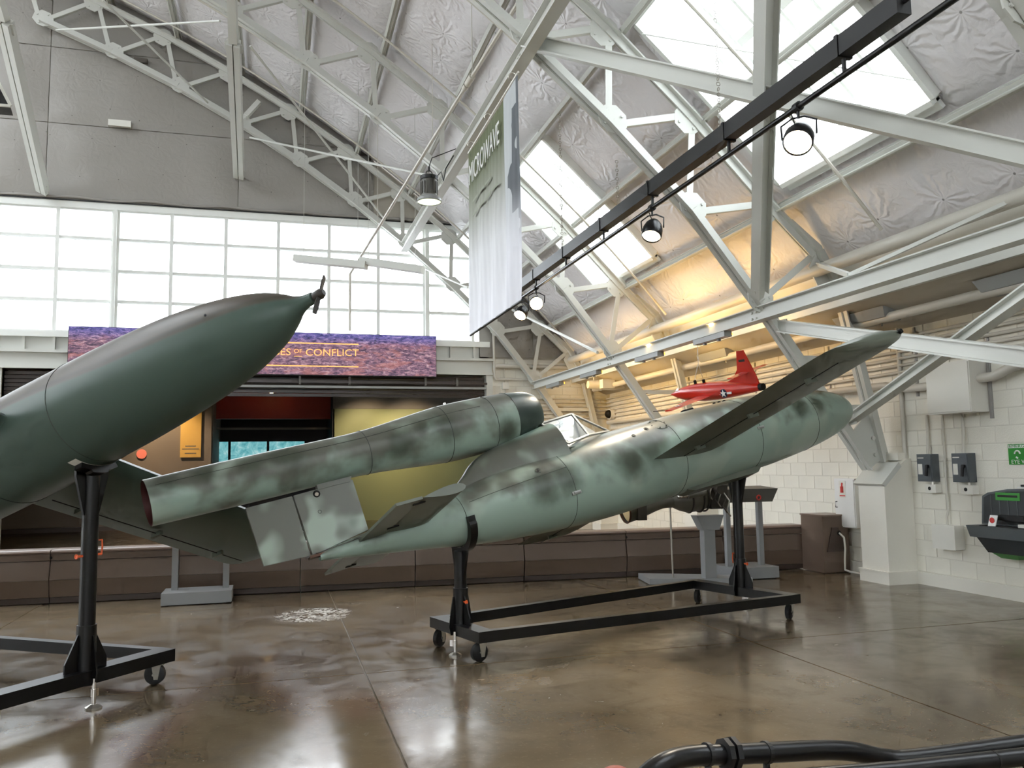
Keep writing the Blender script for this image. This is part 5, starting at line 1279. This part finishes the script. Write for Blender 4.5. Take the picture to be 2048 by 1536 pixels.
q = MB(); q.ring(hb + Zv * .45, (0, 1, 0), .05, .008, 16, 6); q.ring(hb + Zv * .53, (1, 0, 0), .045, .008, 16, 6); q.tube([hb + Zv * .57, hb + V((.05, 0, .72)), A3(RI, INN[2], 13.0)], .008, 6); q.build('hook', M['blackmatt'], root, smooth=50)
q = MB(); q.tube([hb + V((.1, 0, .38)), hb + V((.2, 0, .5)), hb + V((.24, 0, .35)), hb + V((.3, .1, .6)), A3(RI, INN[2], 13.2)], .01, 6); q.build('flex', M['blackmatt'], root, smooth=50)
# small flood lamp and wall boxes on the gable
p_ = atY(505, 218, YCT - .3); root = thing('flood_lamp', p_, 'small white flood lamp fixed to the gable truss', 'lamp')
q = MB(); q.bar(p_ - V((.14, 0, .18)), p_ + V((.14, 0, .18)), .16, .1, (-.8, 0, .5)); q.build('housing', M['steel'], root)
q = MB(); q.bar(p_ - V((.3, 0, .34)), p_ - V((.14, 0, .18)), .04, .04); q.build('arm', M['steel'], root)
p_ = atY(240, 248, YW - .05); q = MB(); q.box(p_ - V((.23, .06, .07)), p_ + V((.23, .03, .07))); q.build('gable_box', M['offwhite'], None, label='pale flat box on the seam of the gable facing', cat='box')
p_ = atY(282, 122, YW - .05); q = MB(); q.box(p_ - V((.14, .05, .05)), p_ + V((.14, .03, .05))); q.build('gable_vent', M['galleryup'], None, label='small dark vent plate high on the gable facing', cat='vent')
# corner of a hanging display at the left edge
p_ = atY(20, 210, 10.0); root = thing('hanging_display', p_ + V((-.6, 0, .1)), 'corner of a black hanging display with pale rim at the left edge', 'screen')
q = MB(); q.hexa([p_ + V((-1.3, .1, .02)), p_ + V((0, 0, 0)), p_ + V((-.05, .3, 0)), p_ + V((-1.35, .4, .02)), p_ + V((-1.6, .1, .62)), p_ + V((-.3, 0, .6)), p_ + V((-.35, .06, .6)), p_ + V((-1.65, .16, .62))]); q.build('housing', M['blackmatt'], root)
q = MB(); q.bar(p_ + V((-1.3, 0.09, .0)), p_ + V((0.01, -.01, -.015)), .02, .03); q.bar(p_ + V((.01, -.01, -.015)), p_ + V((-.3, -.01, .6)), .02, .03); q.build('rim', M['offwhite'], root)
q = MB(); q.cyl(p_ + V((-1.0, .1, .6)), p_ + V((-1.0, .1, 4.5)), .01, n=6); q.build('drop_wire', M['steel'], root)
# ---------------------------------------------------------------- equipment on the right wall
WXF = XW
def wbox(mb, y0, y1, z0, z1, d): return mb.box((WXF - d, y0, z0), (WXF, y1, z1))
root = thing('electrical_cabinet', (XW - .12, 8.0, 2.13), 'large white electrical cabinet high on the block wall', 'cabinet')
q = MB(); wbox(q, 7.75, 8.42, 2.13, 2.74, .26); q.build('body', M['offwhite'], root)
q = MB(); q.box((XW - .27, 7.765, 2.15), (XW - .258, 8.405, 2.72)); q.build('door', M['offwhite'], root)
q = MB(); q.tube([V((XW - .12, 7.76, 2.52)), V((XW - .12, 7.55, 2.52)), V((XW - .12, 7.3, 2.6)), V((XW - .12, 6.6, 2.72))], .055, 14); q.build('cabinet_conduit', M['pipe'], None, smooth=50, label='fat conduit leaving the electrical cabinet to the right', cat='pipe', group='cabinet conduits')
q = MB(); q.tube([V((XW - .12, 8.42, 2.5)), V((XW - .12, 8.9, 2.5)), V((XW - .12, 9.3, 2.58)), V((XW - .12, 10.2, 2.6)), V((XW - .12, 19.0, 2.6))], .05, 14); q.build('cabinet_conduit', M['pipe'], None, smooth=50, label='fat conduit leaving the electrical cabinet to the left', cat='pipe', group='cabinet conduits')
def disconnect(yc, lab, lab2, cond, cable):
    root = thing('safety_switch', (XW, yc, 1.31), lab, 'switch', 'grey safety switches')
    q = MB(); wbox(q, yc - .125, yc + .125, 1.31, 1.655, .11); q.build('body', M['discgrey'], root)
    q = MB(); q.box((XW - .118, yc - .115, 1.33), (XW - .11, yc + .115, 1.64)); dr = q.build('door', M['discgrey'], root)
    q = MB(); q.box((XW - .121, yc + .03, 1.40), (XW - .118, yc + .1, 1.53)); q.build('label_plate', M['offwhite'], dr)
    q = MB(); q.box((XW - .121, yc + .0, 1.6), (XW - .118, yc + .1, 1.612)); q.build('name_line', M['offwhite'], dr)
    q = MB(); q.cyl((XW - .118, yc - .07, 1.5), (XW - .15, yc - .07, 1.5), .022, n=12); q.bar((XW - .145, yc - .07, 1.5), (XW - .15, yc - .06, 1.38), .03, .02, (1, 0, 0)); q.build('handle', M['blackmatt'], root)
    q = MB(); q.tube([V((XW - .05, yc, 1.65)), V((XW - .04, yc, 1.75)), V((XW - .03, yc, 1.9)), V((XW - .03, yc, 2.15))], .018, 8); q.build('feed_pipe', M['pipe'], root, smooth=40)
    root = thing('pull_box', (XW, yc - .06, 1.17), lab2, 'box', 'small pull boxes')
    q = MB(); wbox(q, yc - .14, yc + .03, 1.17, 1.275, .09); q.build('body', M['offwhite'], root)
    q = MB(); q.cyl((XW - .09, yc - .04, 1.225), (XW - .096, yc - .04, 1.225), .022, n=14); q.build('button', M['hole'], root)
    q = MB(); q.cyl((XW - .05, yc - .06, 1.275), (XW - .05, yc - .06, 1.32), .02, n=10); q.build('nipple', M['zinc'], root)
disconnect(8.70, 'left grey safety switch box with a black handle on the block wall', 'small white push button box under the left safety switch', True, True)
disconnect(8.13, 'right grey safety switch box with a black handle on the block wall', 'small white push button box under the right safety switch', True, True)
root = thing('junction_box', (XW, 8.45, .5), 'blank white junction box low on the wall under the switches', 'box')
q = MB(); wbox(q, 8.25, 8.6, .5, .785, .14); q.build('body', M['offwhite'], root)
q = MB(); q.box((XW - .15, 8.245, .495), (XW - .14, 8.605, .79)); q.build('cover', M['offwhite'], root)
q = MB(); q.tube([V((XW - .05, 8.45, .785)), V((XW - .05, 8.45, .88)), V((XW - .025, 8.45, .95)), V((XW - .025, 8.45, 2.14))], .014, 8); q.build('riser_pipe', M['pipe'], root, smooth=40)
# extinguisher cabinet
root = thing('extinguisher_cabinet', (XW, 10.2, .66), 'white fire extinguisher cabinet with a red symbol beside the pier', 'cabinet')
q = MB(); wbox(q, 9.98, 10.42, .64, 1.33, .16); q.build('body', M['white'], root)
q = MB(); q.box((XW - .172, 9.995, .655), (XW - .16, 10.405, 1.315)); dr = q.build('door', M['white'], root)
q = MB(); q.box((XW - .176, 10.16, 1.06), (XW - .172, 10.3, 1.3)); q.build('label_plate', M['offwhite'], dr)
q = MB(); q.cyl((XW - .178, 10.23, 1.13), (XW - .178, 10.23, 1.22), .026, n=12); q.bar((XW - .178, 10.23, 1.22), (XW - .178, 10.22, 1.27), .02, .02); q.build('extinguisher_symbol', M['redprint'], dr)
q = MB(); q.box((XW - .178, 10.17, 1.08), (XW - .176, 10.29, 1.095)); q.build('caption_line', M['redprint'], dr)
q = MB(); q.tube([V((XW - .172, 10.36, .92)), V((XW - .2, 10.36, .92)), V((XW - .2, 10.36, 1.0)), V((XW - .172, 10.36, 1.0))], .007, 6); q.build('handle', M['blackmatt'], dr, smooth=40)
# eye wash station with its sign
root = thing('eye_wash_station', (XW, 7.4, .5), 'grey plastic eye wash station with green trim at the right edge', 'eye wash')
q = MB(); pr = [(7.83, .84), (7.80, 1.16), (7.72, 1.2), (7.45, 1.245), (7.1, 1.255), (6.9, 1.2), (6.86, .84)]
q.prism([(p[0], p[1]) for p in pr], (XW - .08, 0, 0), (0, 1, 0), (0, 0, 1), (.14, 0, 0)); q.build('back_shell', M['cabgrey'], root)
q = MB(); q.prism([(p[0] * .93 + 7.34 * .07, p[1] * .9 + .1) for p in pr], (XW - .155, 0, 0), (0, 1, 0), (0, 0, 1), (.01, 0, 0)); q.build('ribbed_panel', M['cabdark'], root)
for i in range(7):
    q = MB(); y = 6.98 + .115 * i; q.box((XW - .164, y - .004, .9), (XW - .16, y + .004, 1.17)); q.build('rib', M['cabgrey'], root)
q = MB(); q.hexa([(XW - .3, 6.84, .70), (XW, 6.84, .70), (XW, 7.86, .70), (XW - .3, 7.86, .70), (XW - .33, 6.82, .83), (XW, 6.82, .83), (XW, 7.88, .83), (XW - .33, 7.88, .83)]); q.build('tray', M['cabgrey'], root)
q = MB(); q.box((XW - .30, 6.95, .822), (XW - .17, 7.72, .835)); q.build('tray_slot', M['hole'], root)
q = MB(); q.hexa([(XW - .2, 6.98, .53), (XW, 6.98, .53), (XW, 7.72, .53), (XW - .2, 7.72, .53), (XW - .27, 6.88, .70), (XW, 6.88, .70), (XW, 7.80, .70), (XW - .27, 7.80, .70)]); q.build('tank', M['cabdark'], root)
for (y0, y1) in ((7.33, 7.68), (6.95, 7.28)):
    q = MB(); q.hexa([(XW - .12, y0 + .06, .47), (XW - .02, y0 + .06, .47), (XW - .02, y1 - .06, .47), (XW - .12, y1 - .06, .47), (XW - .2, y0, .535), (XW, y0, .535), (XW, y1, .535), (XW - .2, y1, .535)]); q.build('bottom_bottle', M['green2'], root)
q = MB(); q.box((XW - .166, 7.28, 1.12), (XW - .158, 7.60, 1.205)); gp = q.build('green_plate', M['green2'], root)
q = MB(); q.box((XW - .169, 7.31, 1.155), (XW - .166, 7.57, 1.18)); q.build('plate_text', M['ink'], gp)
q = MB(); q.box((XW - .22, 7.2, .9), (XW - .165, 7.55, .96)); q.build('spray_arm', M['blackmatt'], root)
q = MB(); q.box((XW - .24, 7.13, .835), (XW - .18, 7.26, .87)); q.build('valve', M['offwhite'], root)
q = MB(); q.hexa([(XW - .30, 7.5, .836), (XW - .29, 7.5, .836), (XW - .29, 7.60, .836), (XW - .30, 7.60, .836), (XW - .26, 7.5, .955), (XW - .25, 7.5, .955), (XW - .25, 7.60, .955), (XW - .26, 7.60, .955)])
cd_ = q.build('card', M['white'], None, label='small white card with a round red stamp leaning in the eye wash tray', cat='card')
q = MB(); q.cyl((XW - .285, 7.55, .9), (XW - .29, 7.55, .9), .032, n=20); q.build('red_stamp', M['redprint'], cd_)
q = MB(); q.box((XW - .2, 6.85, 1.265), (XW - .03, 7.27, 1.275)); bk = q.build('booklet', M['white'], None, label='white booklet with a black band lying on the eye wash station', cat='booklet')
q = MB(); q.box((XW - .206, 6.85, 1.277), (XW - .05, 7.22, 1.3)); q.build('black_band', M['ink'], bk)
root = thing('eye_wash_sign', (XW, 7.35, 1.52), 'green emergency eye wash sign on the wall at the right edge', 'sign')
q = MB(); q.box((XW - .012, 7.12, 1.515), (XW - .004, 7.53, 1.745)); q.build('plate', M['green'], root)
q = MB(); q.box((XW - .014, 7.13, 1.70), (XW - .012, 7.52, 1.738)); q.build('white_band', M['white'], root)
lettering('lettering', 'EMERGENCY', .045, (XW - .016, 7.325, 1.719), (0, -1, 0), (0, 0, 1), M['green'], root, extrude=.001, width=.37)
lettering('lettering', 'EYE WASH', .062, (XW - .016, 7.325, 1.545), (0, -1, 0), (0, 0, 1), M['white'], root, extrude=.001, width=.33)
for y in (7.41, 7.24):
    q = MB(); q.ring((XW - .014, y, 1.635), (1, 0, 0), .035, .009, 20, 5, 0, pi, ref=(0, 1, 0)); q.build('face_symbol', M['white'], root)
    q = MB(); q.bar((XW - .014, y + .02, 1.6), (XW - .014, y - .005, 1.585), .004, .018, (0, .4, 1)); q.build('spray_symbol', M['white'], root)
# bank of parallel conduits along the right wall and round the corner
ordn = ['topmost', 'second', 'third', 'fourth', 'fifth', 'lowest']
for k in range(6):
    z = 3.20 - .092 * k; xo = XW - .035
    pts = [V((xo, 4.5, z)), V((xo, 12, z)), V((xo, YW - .14 - .0, z)), V((xo - .05, YW - .07, z)), V((xo - .13, YW - .045, z)), V((5.35, YW - .045, z))]
    q = MB(); q.tube(pts, .022, 8); q.build('wall_conduit', M['pipe'], None, smooth=50, label='%s of the parallel conduits along the right wall and round the corner' % ordn[k], cat='pipe', group='parallel wall conduits')
for y in (7.72, 8.85, 10.6, 12.6, 15):
    q = MB(); q.box((XW - .012, y - .025, 2.05 if y < 8 else 2.4), (XW - .0, y + .025, 3.3)); q.box((XW - .02, y - .012, 2.05 if y < 8 else 2.4), (XW - .012, y + .012, 3.3))
    q.build('strut_channel', M['galv'], None, label='slotted channel behind the wall conduits, %s along the right wall' % {7.72: 'by the cabinet door side', 8.85: 'left of the cabinet', 10.6: 'behind the truss leg', 12.6: 'behind the red model', 15: 'toward the far corner'}[y], cat='channel', group='conduit channels')
for (y, z0, z1, lab) in ((9.12, 1.6, 3.35, 'upright pipe on the wall above the pier'), (12.2, 2.2, 2.7, 'short upright pipe on the wall under the red model'), (16.0, 1.9, 2.7, 'upright pipe near the far corner')):
    q = MB(); q.cyl((XW - .03, y, z0), (XW - .03, y, z1), .028, n=10); q.build('wall_riser', M['pipe'], None, smooth=40, label=lab, cat='pipe', group='wall risers')
q = MB(); q.tube([V((XW - .03, 19.0, 2.42)), V((XW - .03, 13.0, 2.42)), V((XW - .03, 12.6, 2.42)), V((XW - .03, 12.5, 2.32)), V((XW - .03, 12.5, 1.8))], .025, 8); q.build('low_conduit', M['pipe'], None, smooth=50, label='single conduit below the bank, bent down behind the red model', cat='pipe')
q = MB(); q.box((XW - .06, 12.9, 2.0), (XW, 18.6, 2.12)); q.build('wall_raceway', M['offwhite'], None, label='flat white raceway along the far right wall above the fuselage', cat='raceway')
# pipes on the back wall
for (z, r, x1, lab) in ((3.98, .055, 7.3, 'fat pipe along the top of the back wall blocks'), (3.66, .03, 7.0, 'thinner pipe below it on the back wall')):
    q = MB(); q.tube([V((5.1, YW - .08, z - .0)), V((x1, YW - .08, z))], r, 10); q.build('back_wall_pipe', M['pipe'], None, smooth=40, label=lab, cat='pipe', group='back wall pipes')
q = MB(); q.tube([V((5.12, YW - .1, 3.66)), V((5.08, YW - .1, 3.72)), V((5.06, YW - .1, 4.9))], .03, 10); q.build('back_wall_riser', M['pipe'], None, smooth=50, label='upright pipe beside the opening on the back wall', cat='pipe')
p_ = atY(1010, 772, YW); root = thing('wall_junction_box', p_, 'square white junction box on the back wall above the intake', 'box')
q = MB(); q.box((p_.x - .08, YW - .09, p_.z - .08), (p_.x + .08, YW, p_.z + .08)); q.build('body', M['offwhite'], root)
q = MB(); q.cyl((p_.x - .02, YW - .04, p_.z + .08), (p_.x - .02, YW - .04, 4.15), .014, n=8); q.cyl((p_.x, YW - .04, p_.z - .08), (p_.x, YW - .04, 2.6), .014, n=8); q.build('pipes', M['pipe'], root, smooth=40)
# dome camera in the far corner
p_ = V((XW - .02, 18.9, 2.80)); root = thing('dome_camera', p_, 'white dome camera with a dark eye in the far corner', 'camera')
q = MB(); q.cyl(p_, p_ - V((.1, 0, 0)), .14, n=20); q.build('housing', M['offwhite'], root, smooth=40)
q = MB(); q.ball(p_ - V((.12, .02, 0)), .1, 14, 10); q.build('dome', M['hole'], root, smooth=60)
# duct pieces in the far eave corner
p_ = V((7.4, 17.9, 3.42)); root = thing('eave_fitting', p_, 'cluster of boxed fittings hung under the soffit in the far corner', 'fitting')
q = MB(); q.loft([(p_ + V((-.45, 0, 0)), .09), (p_ + V((-.15, 0, 0)), .12), (p_ + V((.2, 0, 0)), .12), (p_ + V((.45, 0, 0)), .08)], 10); q.build('duct', M['pipe'], root, smooth=40)
q = MB(); q.box(p_ + V((-.2, -.3, -.1)), p_ + V((.1, -.1, .1))); q.build('box', M['offwhite'], root)
for dx in (-.3, .3): q = MB(); q.cyl(p_ + V((dx, 0, .05)), p_ + V((dx, 0, .24)), .01, n=6); q.build('hanger', M['steel'], root)
# wedge shaped lamps under the soffit
for (y, lab) in ((6.75, 'wedge shaped lamp under the soffit at the right edge'), (9.15, 'wedge shaped lamp under the soffit behind the truss leg'), (13.0, 'wedge shaped lamp under the soffit above the red model')):
    root = thing('soffit_lamp', (7.5, y, 3.38), lab, 'lamp', 'wedge soffit lamps')
    q = MB(); q.hexa([(7.42, y - .45, 3.40), (7.66, y - .45, 3.36), (7.66, y + .45, 3.36), (7.42, y + .45, 3.40), (7.36, y - .5, 3.53), (7.72, y - .5, 3.46), (7.72, y + .5, 3.46), (7.36, y + .5, 3.53)]); q.build('housing', M['steel_grey'], root)
    q = MB(); q.cyl((7.5, y - .3, 3.36), (7.5, y - .3, 3.30), .012, n=6); q.build('switch_cord', M['steel_grey'], root)
# warm strip lamps on the low beam that wash the eave yellow
for (y, e, aim, lab) in ((10.6, 9, (7.0, 4.2), 'warm strip lamp under the low beam, nearest of four'), (12.7, 15, (7.0, 4.2), 'warm strip lamp under the low beam, second nearest of four'), (15.4, 14, (8.0, 2.9), 'warm strip lamp under the low beam, third of four'), (17.6, 12, (8.0, 2.7), 'warm strip lamp under the low beam, farthest of four')):
    root = thing('strip_lamp', (6.05, y, 3.36), lab, 'lamp', 'warm strip lamps')
    q = MB(); q.box((5.98, y - .45, 3.33), (6.10, y + .45, 3.41)); q.build('housing', M['steel_grey'], root)
    q = MB(); q.bar((6.115, y - .42, 3.385), (6.115, y + .42, 3.385), .02, .05, (-.5, 0, .8)); q.build('tube', M['fluoro'], root)
    for dy in (-.2, .2): q = MB(); q.box((6.02, y + dy - .02, 3.30), (6.06, y + dy + .02, 3.34)); q.build('bracket', M['steel_grey'], root)
    add_light('lamp', 'AREA', (6.16, y, 3.42 if y < 14 else 3.36), (aim[0], y, aim[1]), root, e, (1, .62, .2), shape='RECTANGLE', size=.1, size_y=.85)
# ---------------------------------------------------------------- red model rocket plane on wires
Lx = 1.868; Nn = V((5.968, 11.8, 2.659)); hx = V((-.236, .972, .025)).normalized(); lx = V((-.925, -.216, -.312)); lx = (lx - hx * lx.dot(hx)).normalized(); ux = hx.cross(lx)
if ux.z < 0: ux = -ux
# local x = aft from nose, y = to its left, z = up
FX = frame_from(-hx, lx, ux, Nn)
if FX.to_3x3().determinant() < 0: FX = frame_from(-hx, lx, ux, Nn)
root = thing('model_rocket_plane', (0, 0, 0), 'glossy red model rocket plane with a star roundel, hung on wires above the fuselage', 'model plane', None, FX)
L = Lx; rp = [(0, .002), (.04, .016), (.1, .036), (.2, .058), (.32, .071), (.45, .075), (.6, .071), (.75, .058), (.88, .043), (.97, .032), (1.0, .03)]
q = body([(x * L, r * L, 0.0) for x, r in smooth_tab(rp, 40)], 28); fb = q.build('fuselage', M['red'], root, smooth=50)
q = LB(); q.grid(lambda u, v: V(((.06 + .3 * v) * L, math.sin(pi * (u - .5)) * .035 * L * math.sin(pi * min(1, v * 1.3 + .08)), (.015 + .03 * v) * L + math.cos(pi * (u - .5)) * (.02 + .018 * v) * L * math.sin(pi * min(1, v * 1.1 + .05)))), 12, 10); q.build('spine', M['red'], fb, smooth=60)
q = LB(); q.add([V((.09 * L, .022 * L, .026 * L)), V((.15 * L, .036 * L, .036 * L)), V((.14 * L, .02 * L, .058 * L)), V((.10 * L, .012 * L, .045 * L))], [(0, 1, 2, 3)]); q.build('window', M['white'], fb)
q = LB(); q.cyl((1.0 * L, 0, 0), (1.03 * L, 0, 0), .026 * L, n=18); q.build('exhaust', M['hole'], root, smooth=40)
for s in (-1, 1):
    secs = [(.03, .37, .56, .02), (.46, .43, .53, .012)]
    vs = []
    for (y, x0, x1, th) in secs:
        for x, zz in foil(x1 * L, x0 * L, th * L, 6): vs.append(V((x, s * y * L, zz - .02 * L)))
    n = len(vs) // 2; q = LB(); q.add(vs, [(k, (k + 1) % n, n + (k + 1) % n, n + k) for k in range(n)] + [tuple(range(n)), tuple(range(n, 2 * n))]); wg = q.build('wing', M['red'], root, smooth=40)
    if s > 0:
        st = [(math.sin(pi * i / 5) * (.03 if i % 2 == 0 else .012) * L, math.cos(pi * i / 5) * (.03 if i % 2 == 0 else .012) * L) for i in range(10)]
        q = LB(); q.prism(st, (.48 * L, s * .36 * L, -.011 * L), (1, 0, 0), (0, 1, 0), (0, 0, .004)); q.build('wing_star', M['white'], wg)
        q = LB(); q.cyl((.43 * L, s * .455 * L, -.02 * L), (.29 * L, s * .455 * L, -.02 * L), .003 * L, n=6); q.build('pitot', M['hole'], wg)
    vs = []
    for (y, x0, x1, th) in [(.02, .86, .955, .012), (.19, .885, .95, .008)]:
        for x, zz in foil(x1 * L, x0 * L, th * L, 6): vs.append(V((x, s * y * L, zz + .125 * L)))
    q = LB(); q.add(vs, [(k, (k + 1) % n, n + (k + 1) % n, n + k) for k in range(n)] + [tuple(range(n)), tuple(range(n, 2 * n))]); q.build('tailplane', M['red'], root, smooth=40)
q = LB(); q.prism([(.66 * L, .055 * L), (.76 * L, .085 * L), (.82 * L, .15 * L), (.86 * L, .29 * L), (.925 * L, .29 * L), (.985 * L, .1 * L), (1.0 * L, .02 * L)], (0, 0, 0), (1, 0, 0), (0, 0, 1), (0, .02, 0)); tf = q.build('tail_fin', M['red'], root)
q = LB(); q.box((.86 * L, .0105, .205 * L), (.92 * L, .0125, .222 * L)); q.build('fin_number', M['ink'], tf)
rr = spline(rp, .68) * L
q = LB(); q.cyl((.68 * L, rr * .9, -.012 * L), (.68 * L, rr + .004, -.012 * L), .034 * L, n=24); rn = q.build('roundel', M['navy'], fb)
q = LB(); q.box((.60 * L, rr * .9, -.02 * L), (.76 * L, rr + .003, -.004 * L)); q.build('roundel_bar', M['white'], rn)
st = [(math.sin(2 * pi * i / 10) * (.033 if i % 2 == 0 else .013) * L, math.cos(2 * pi * i / 10) * (.033 if i % 2 == 0 else .013) * L) for i in range(10)]
q = LB(); q.prism(st, (.68 * L, rr + .007, -.012 * L), (1, 0, 0), (0, 0, 1), (0, .004, 0)); q.build('roundel_star', M['white'], rn)
for x in (.33, .43):
    q = LB(); q.cyl((x * L, 0, .07 * L), (x * L, 0, .10 * L), .012 * L, n=10); q.build('hang_lug', M['hole'], root)
pw = FX @ V((.38 * L, 0, .1 * L)); q = MB(); q.tube([FX @ V((.33 * L, 0, .1 * L)), pw + V((0, 0, .25))], .004, 5); q.tube([FX @ V((.43 * L, 0, .1 * L)), pw + V((0, 0, .25))], .004, 5); q.tube([pw + V((0, 0, .25)), V((pw.x, pw.y, 3.6))], .005, 5); q.build('hang_wire', M['galv'], root)
# ---------------------------------------------------------------- black pipe rail close to the camera
YR = 2.6
def rp_(px, py, y=YR): return atY(px, py, y)
path = [rp_(1255, 1600, 2.5), rp_(1290, 1556, 2.52), rp_(1330, 1526, 2.55), rp_(1385, 1512, 2.6), rp_(1480, 1508, 2.62), rp_(1560, 1504, 2.64), rp_(1655, 1500, 2.66), rp_(1710, 1504, 2.66), rp_(1770, 1517, 2.66), rp_(1830, 1517, 2.64), rp_(2060, 1487, 2.56), rp_(2400, 1440, 2.4)]
root = thing('pipe_rail', V((path[4].x, path[4].y, 0)), 'glossy black bent pipe rail with a flange clamp in the near right corner', 'rail')
q = MB(); sm = smooth_tab([(p.x, p.y, p.z) for p in path], 60); q.tube([V(p) for p in sm], .034, 18); q.build('upper_pipe', M['black'], root, smooth=50)
ca, cb2 = rp_(1450, 1508, 2.61), rp_(1475, 1507, 2.615); dv = (cb2 - ca).normalized()
for i, (o_, R_) in enumerate(((0, .052), (.028, .056))):
    c_ = ca + dv * o_; q = MB(); q.loft([(c_ - dv * .01, R_), (c_ + dv * .01, R_)], 8); q.build('flange', M['blackmatt'], root)
for (px, r_) in ((1415, .038), (1532, .038)):
    c_ = rp_(px, 1508.5 if px < 1450 else 1505, 2.61 if px < 1450 else 2.635); q = MB(); q.cyl(c_ - dv * .008, c_ + dv * .008, r_, n=18); q.cyl(c_ - V((0, 0, .03)), c_ - V((0, 0, .06)), .012, n=8); q.build('clip', M['blackmatt'], root)
lowp = [rp_(1560, 1560, 2.5), rp_(1800, 1540, 2.48), rp_(2060, 1512, 2.42), rp_(2400, 1480, 2.3)]
q = MB(); q.tube(lowp, .03, 18); q.build('lower_pipe', M['black'], root, smooth=50)
c_ = lowp[1].lerp(lowp[2], .72); q = MB(); q.cyl(c_ - V((.004, 0, 0)), c_ + V((.004, 0, 0)), .0315, n=18); q.build('pipe_joint', M['rubber'], root)
for p_ in (path[-2], path[2]):
    q = MB(); q.cyl(V((p_.x, p_.y + .0, 0)), p_, .03, n=16); q.build('upright', M['black'], root, smooth=40)
p_ = rp_(1232, 1552, 2.45); q = MB(); q.ball(p_, .05, 18, 10, (1, 1, .55)); q.cyl(V((p_.x, p_.y, 0)), p_, .028, n=14); q.build('red_cap_post', M['redbeam'], None, smooth=50, label='red domed post cap at the bottom edge beside the pipe rail', cat='post')
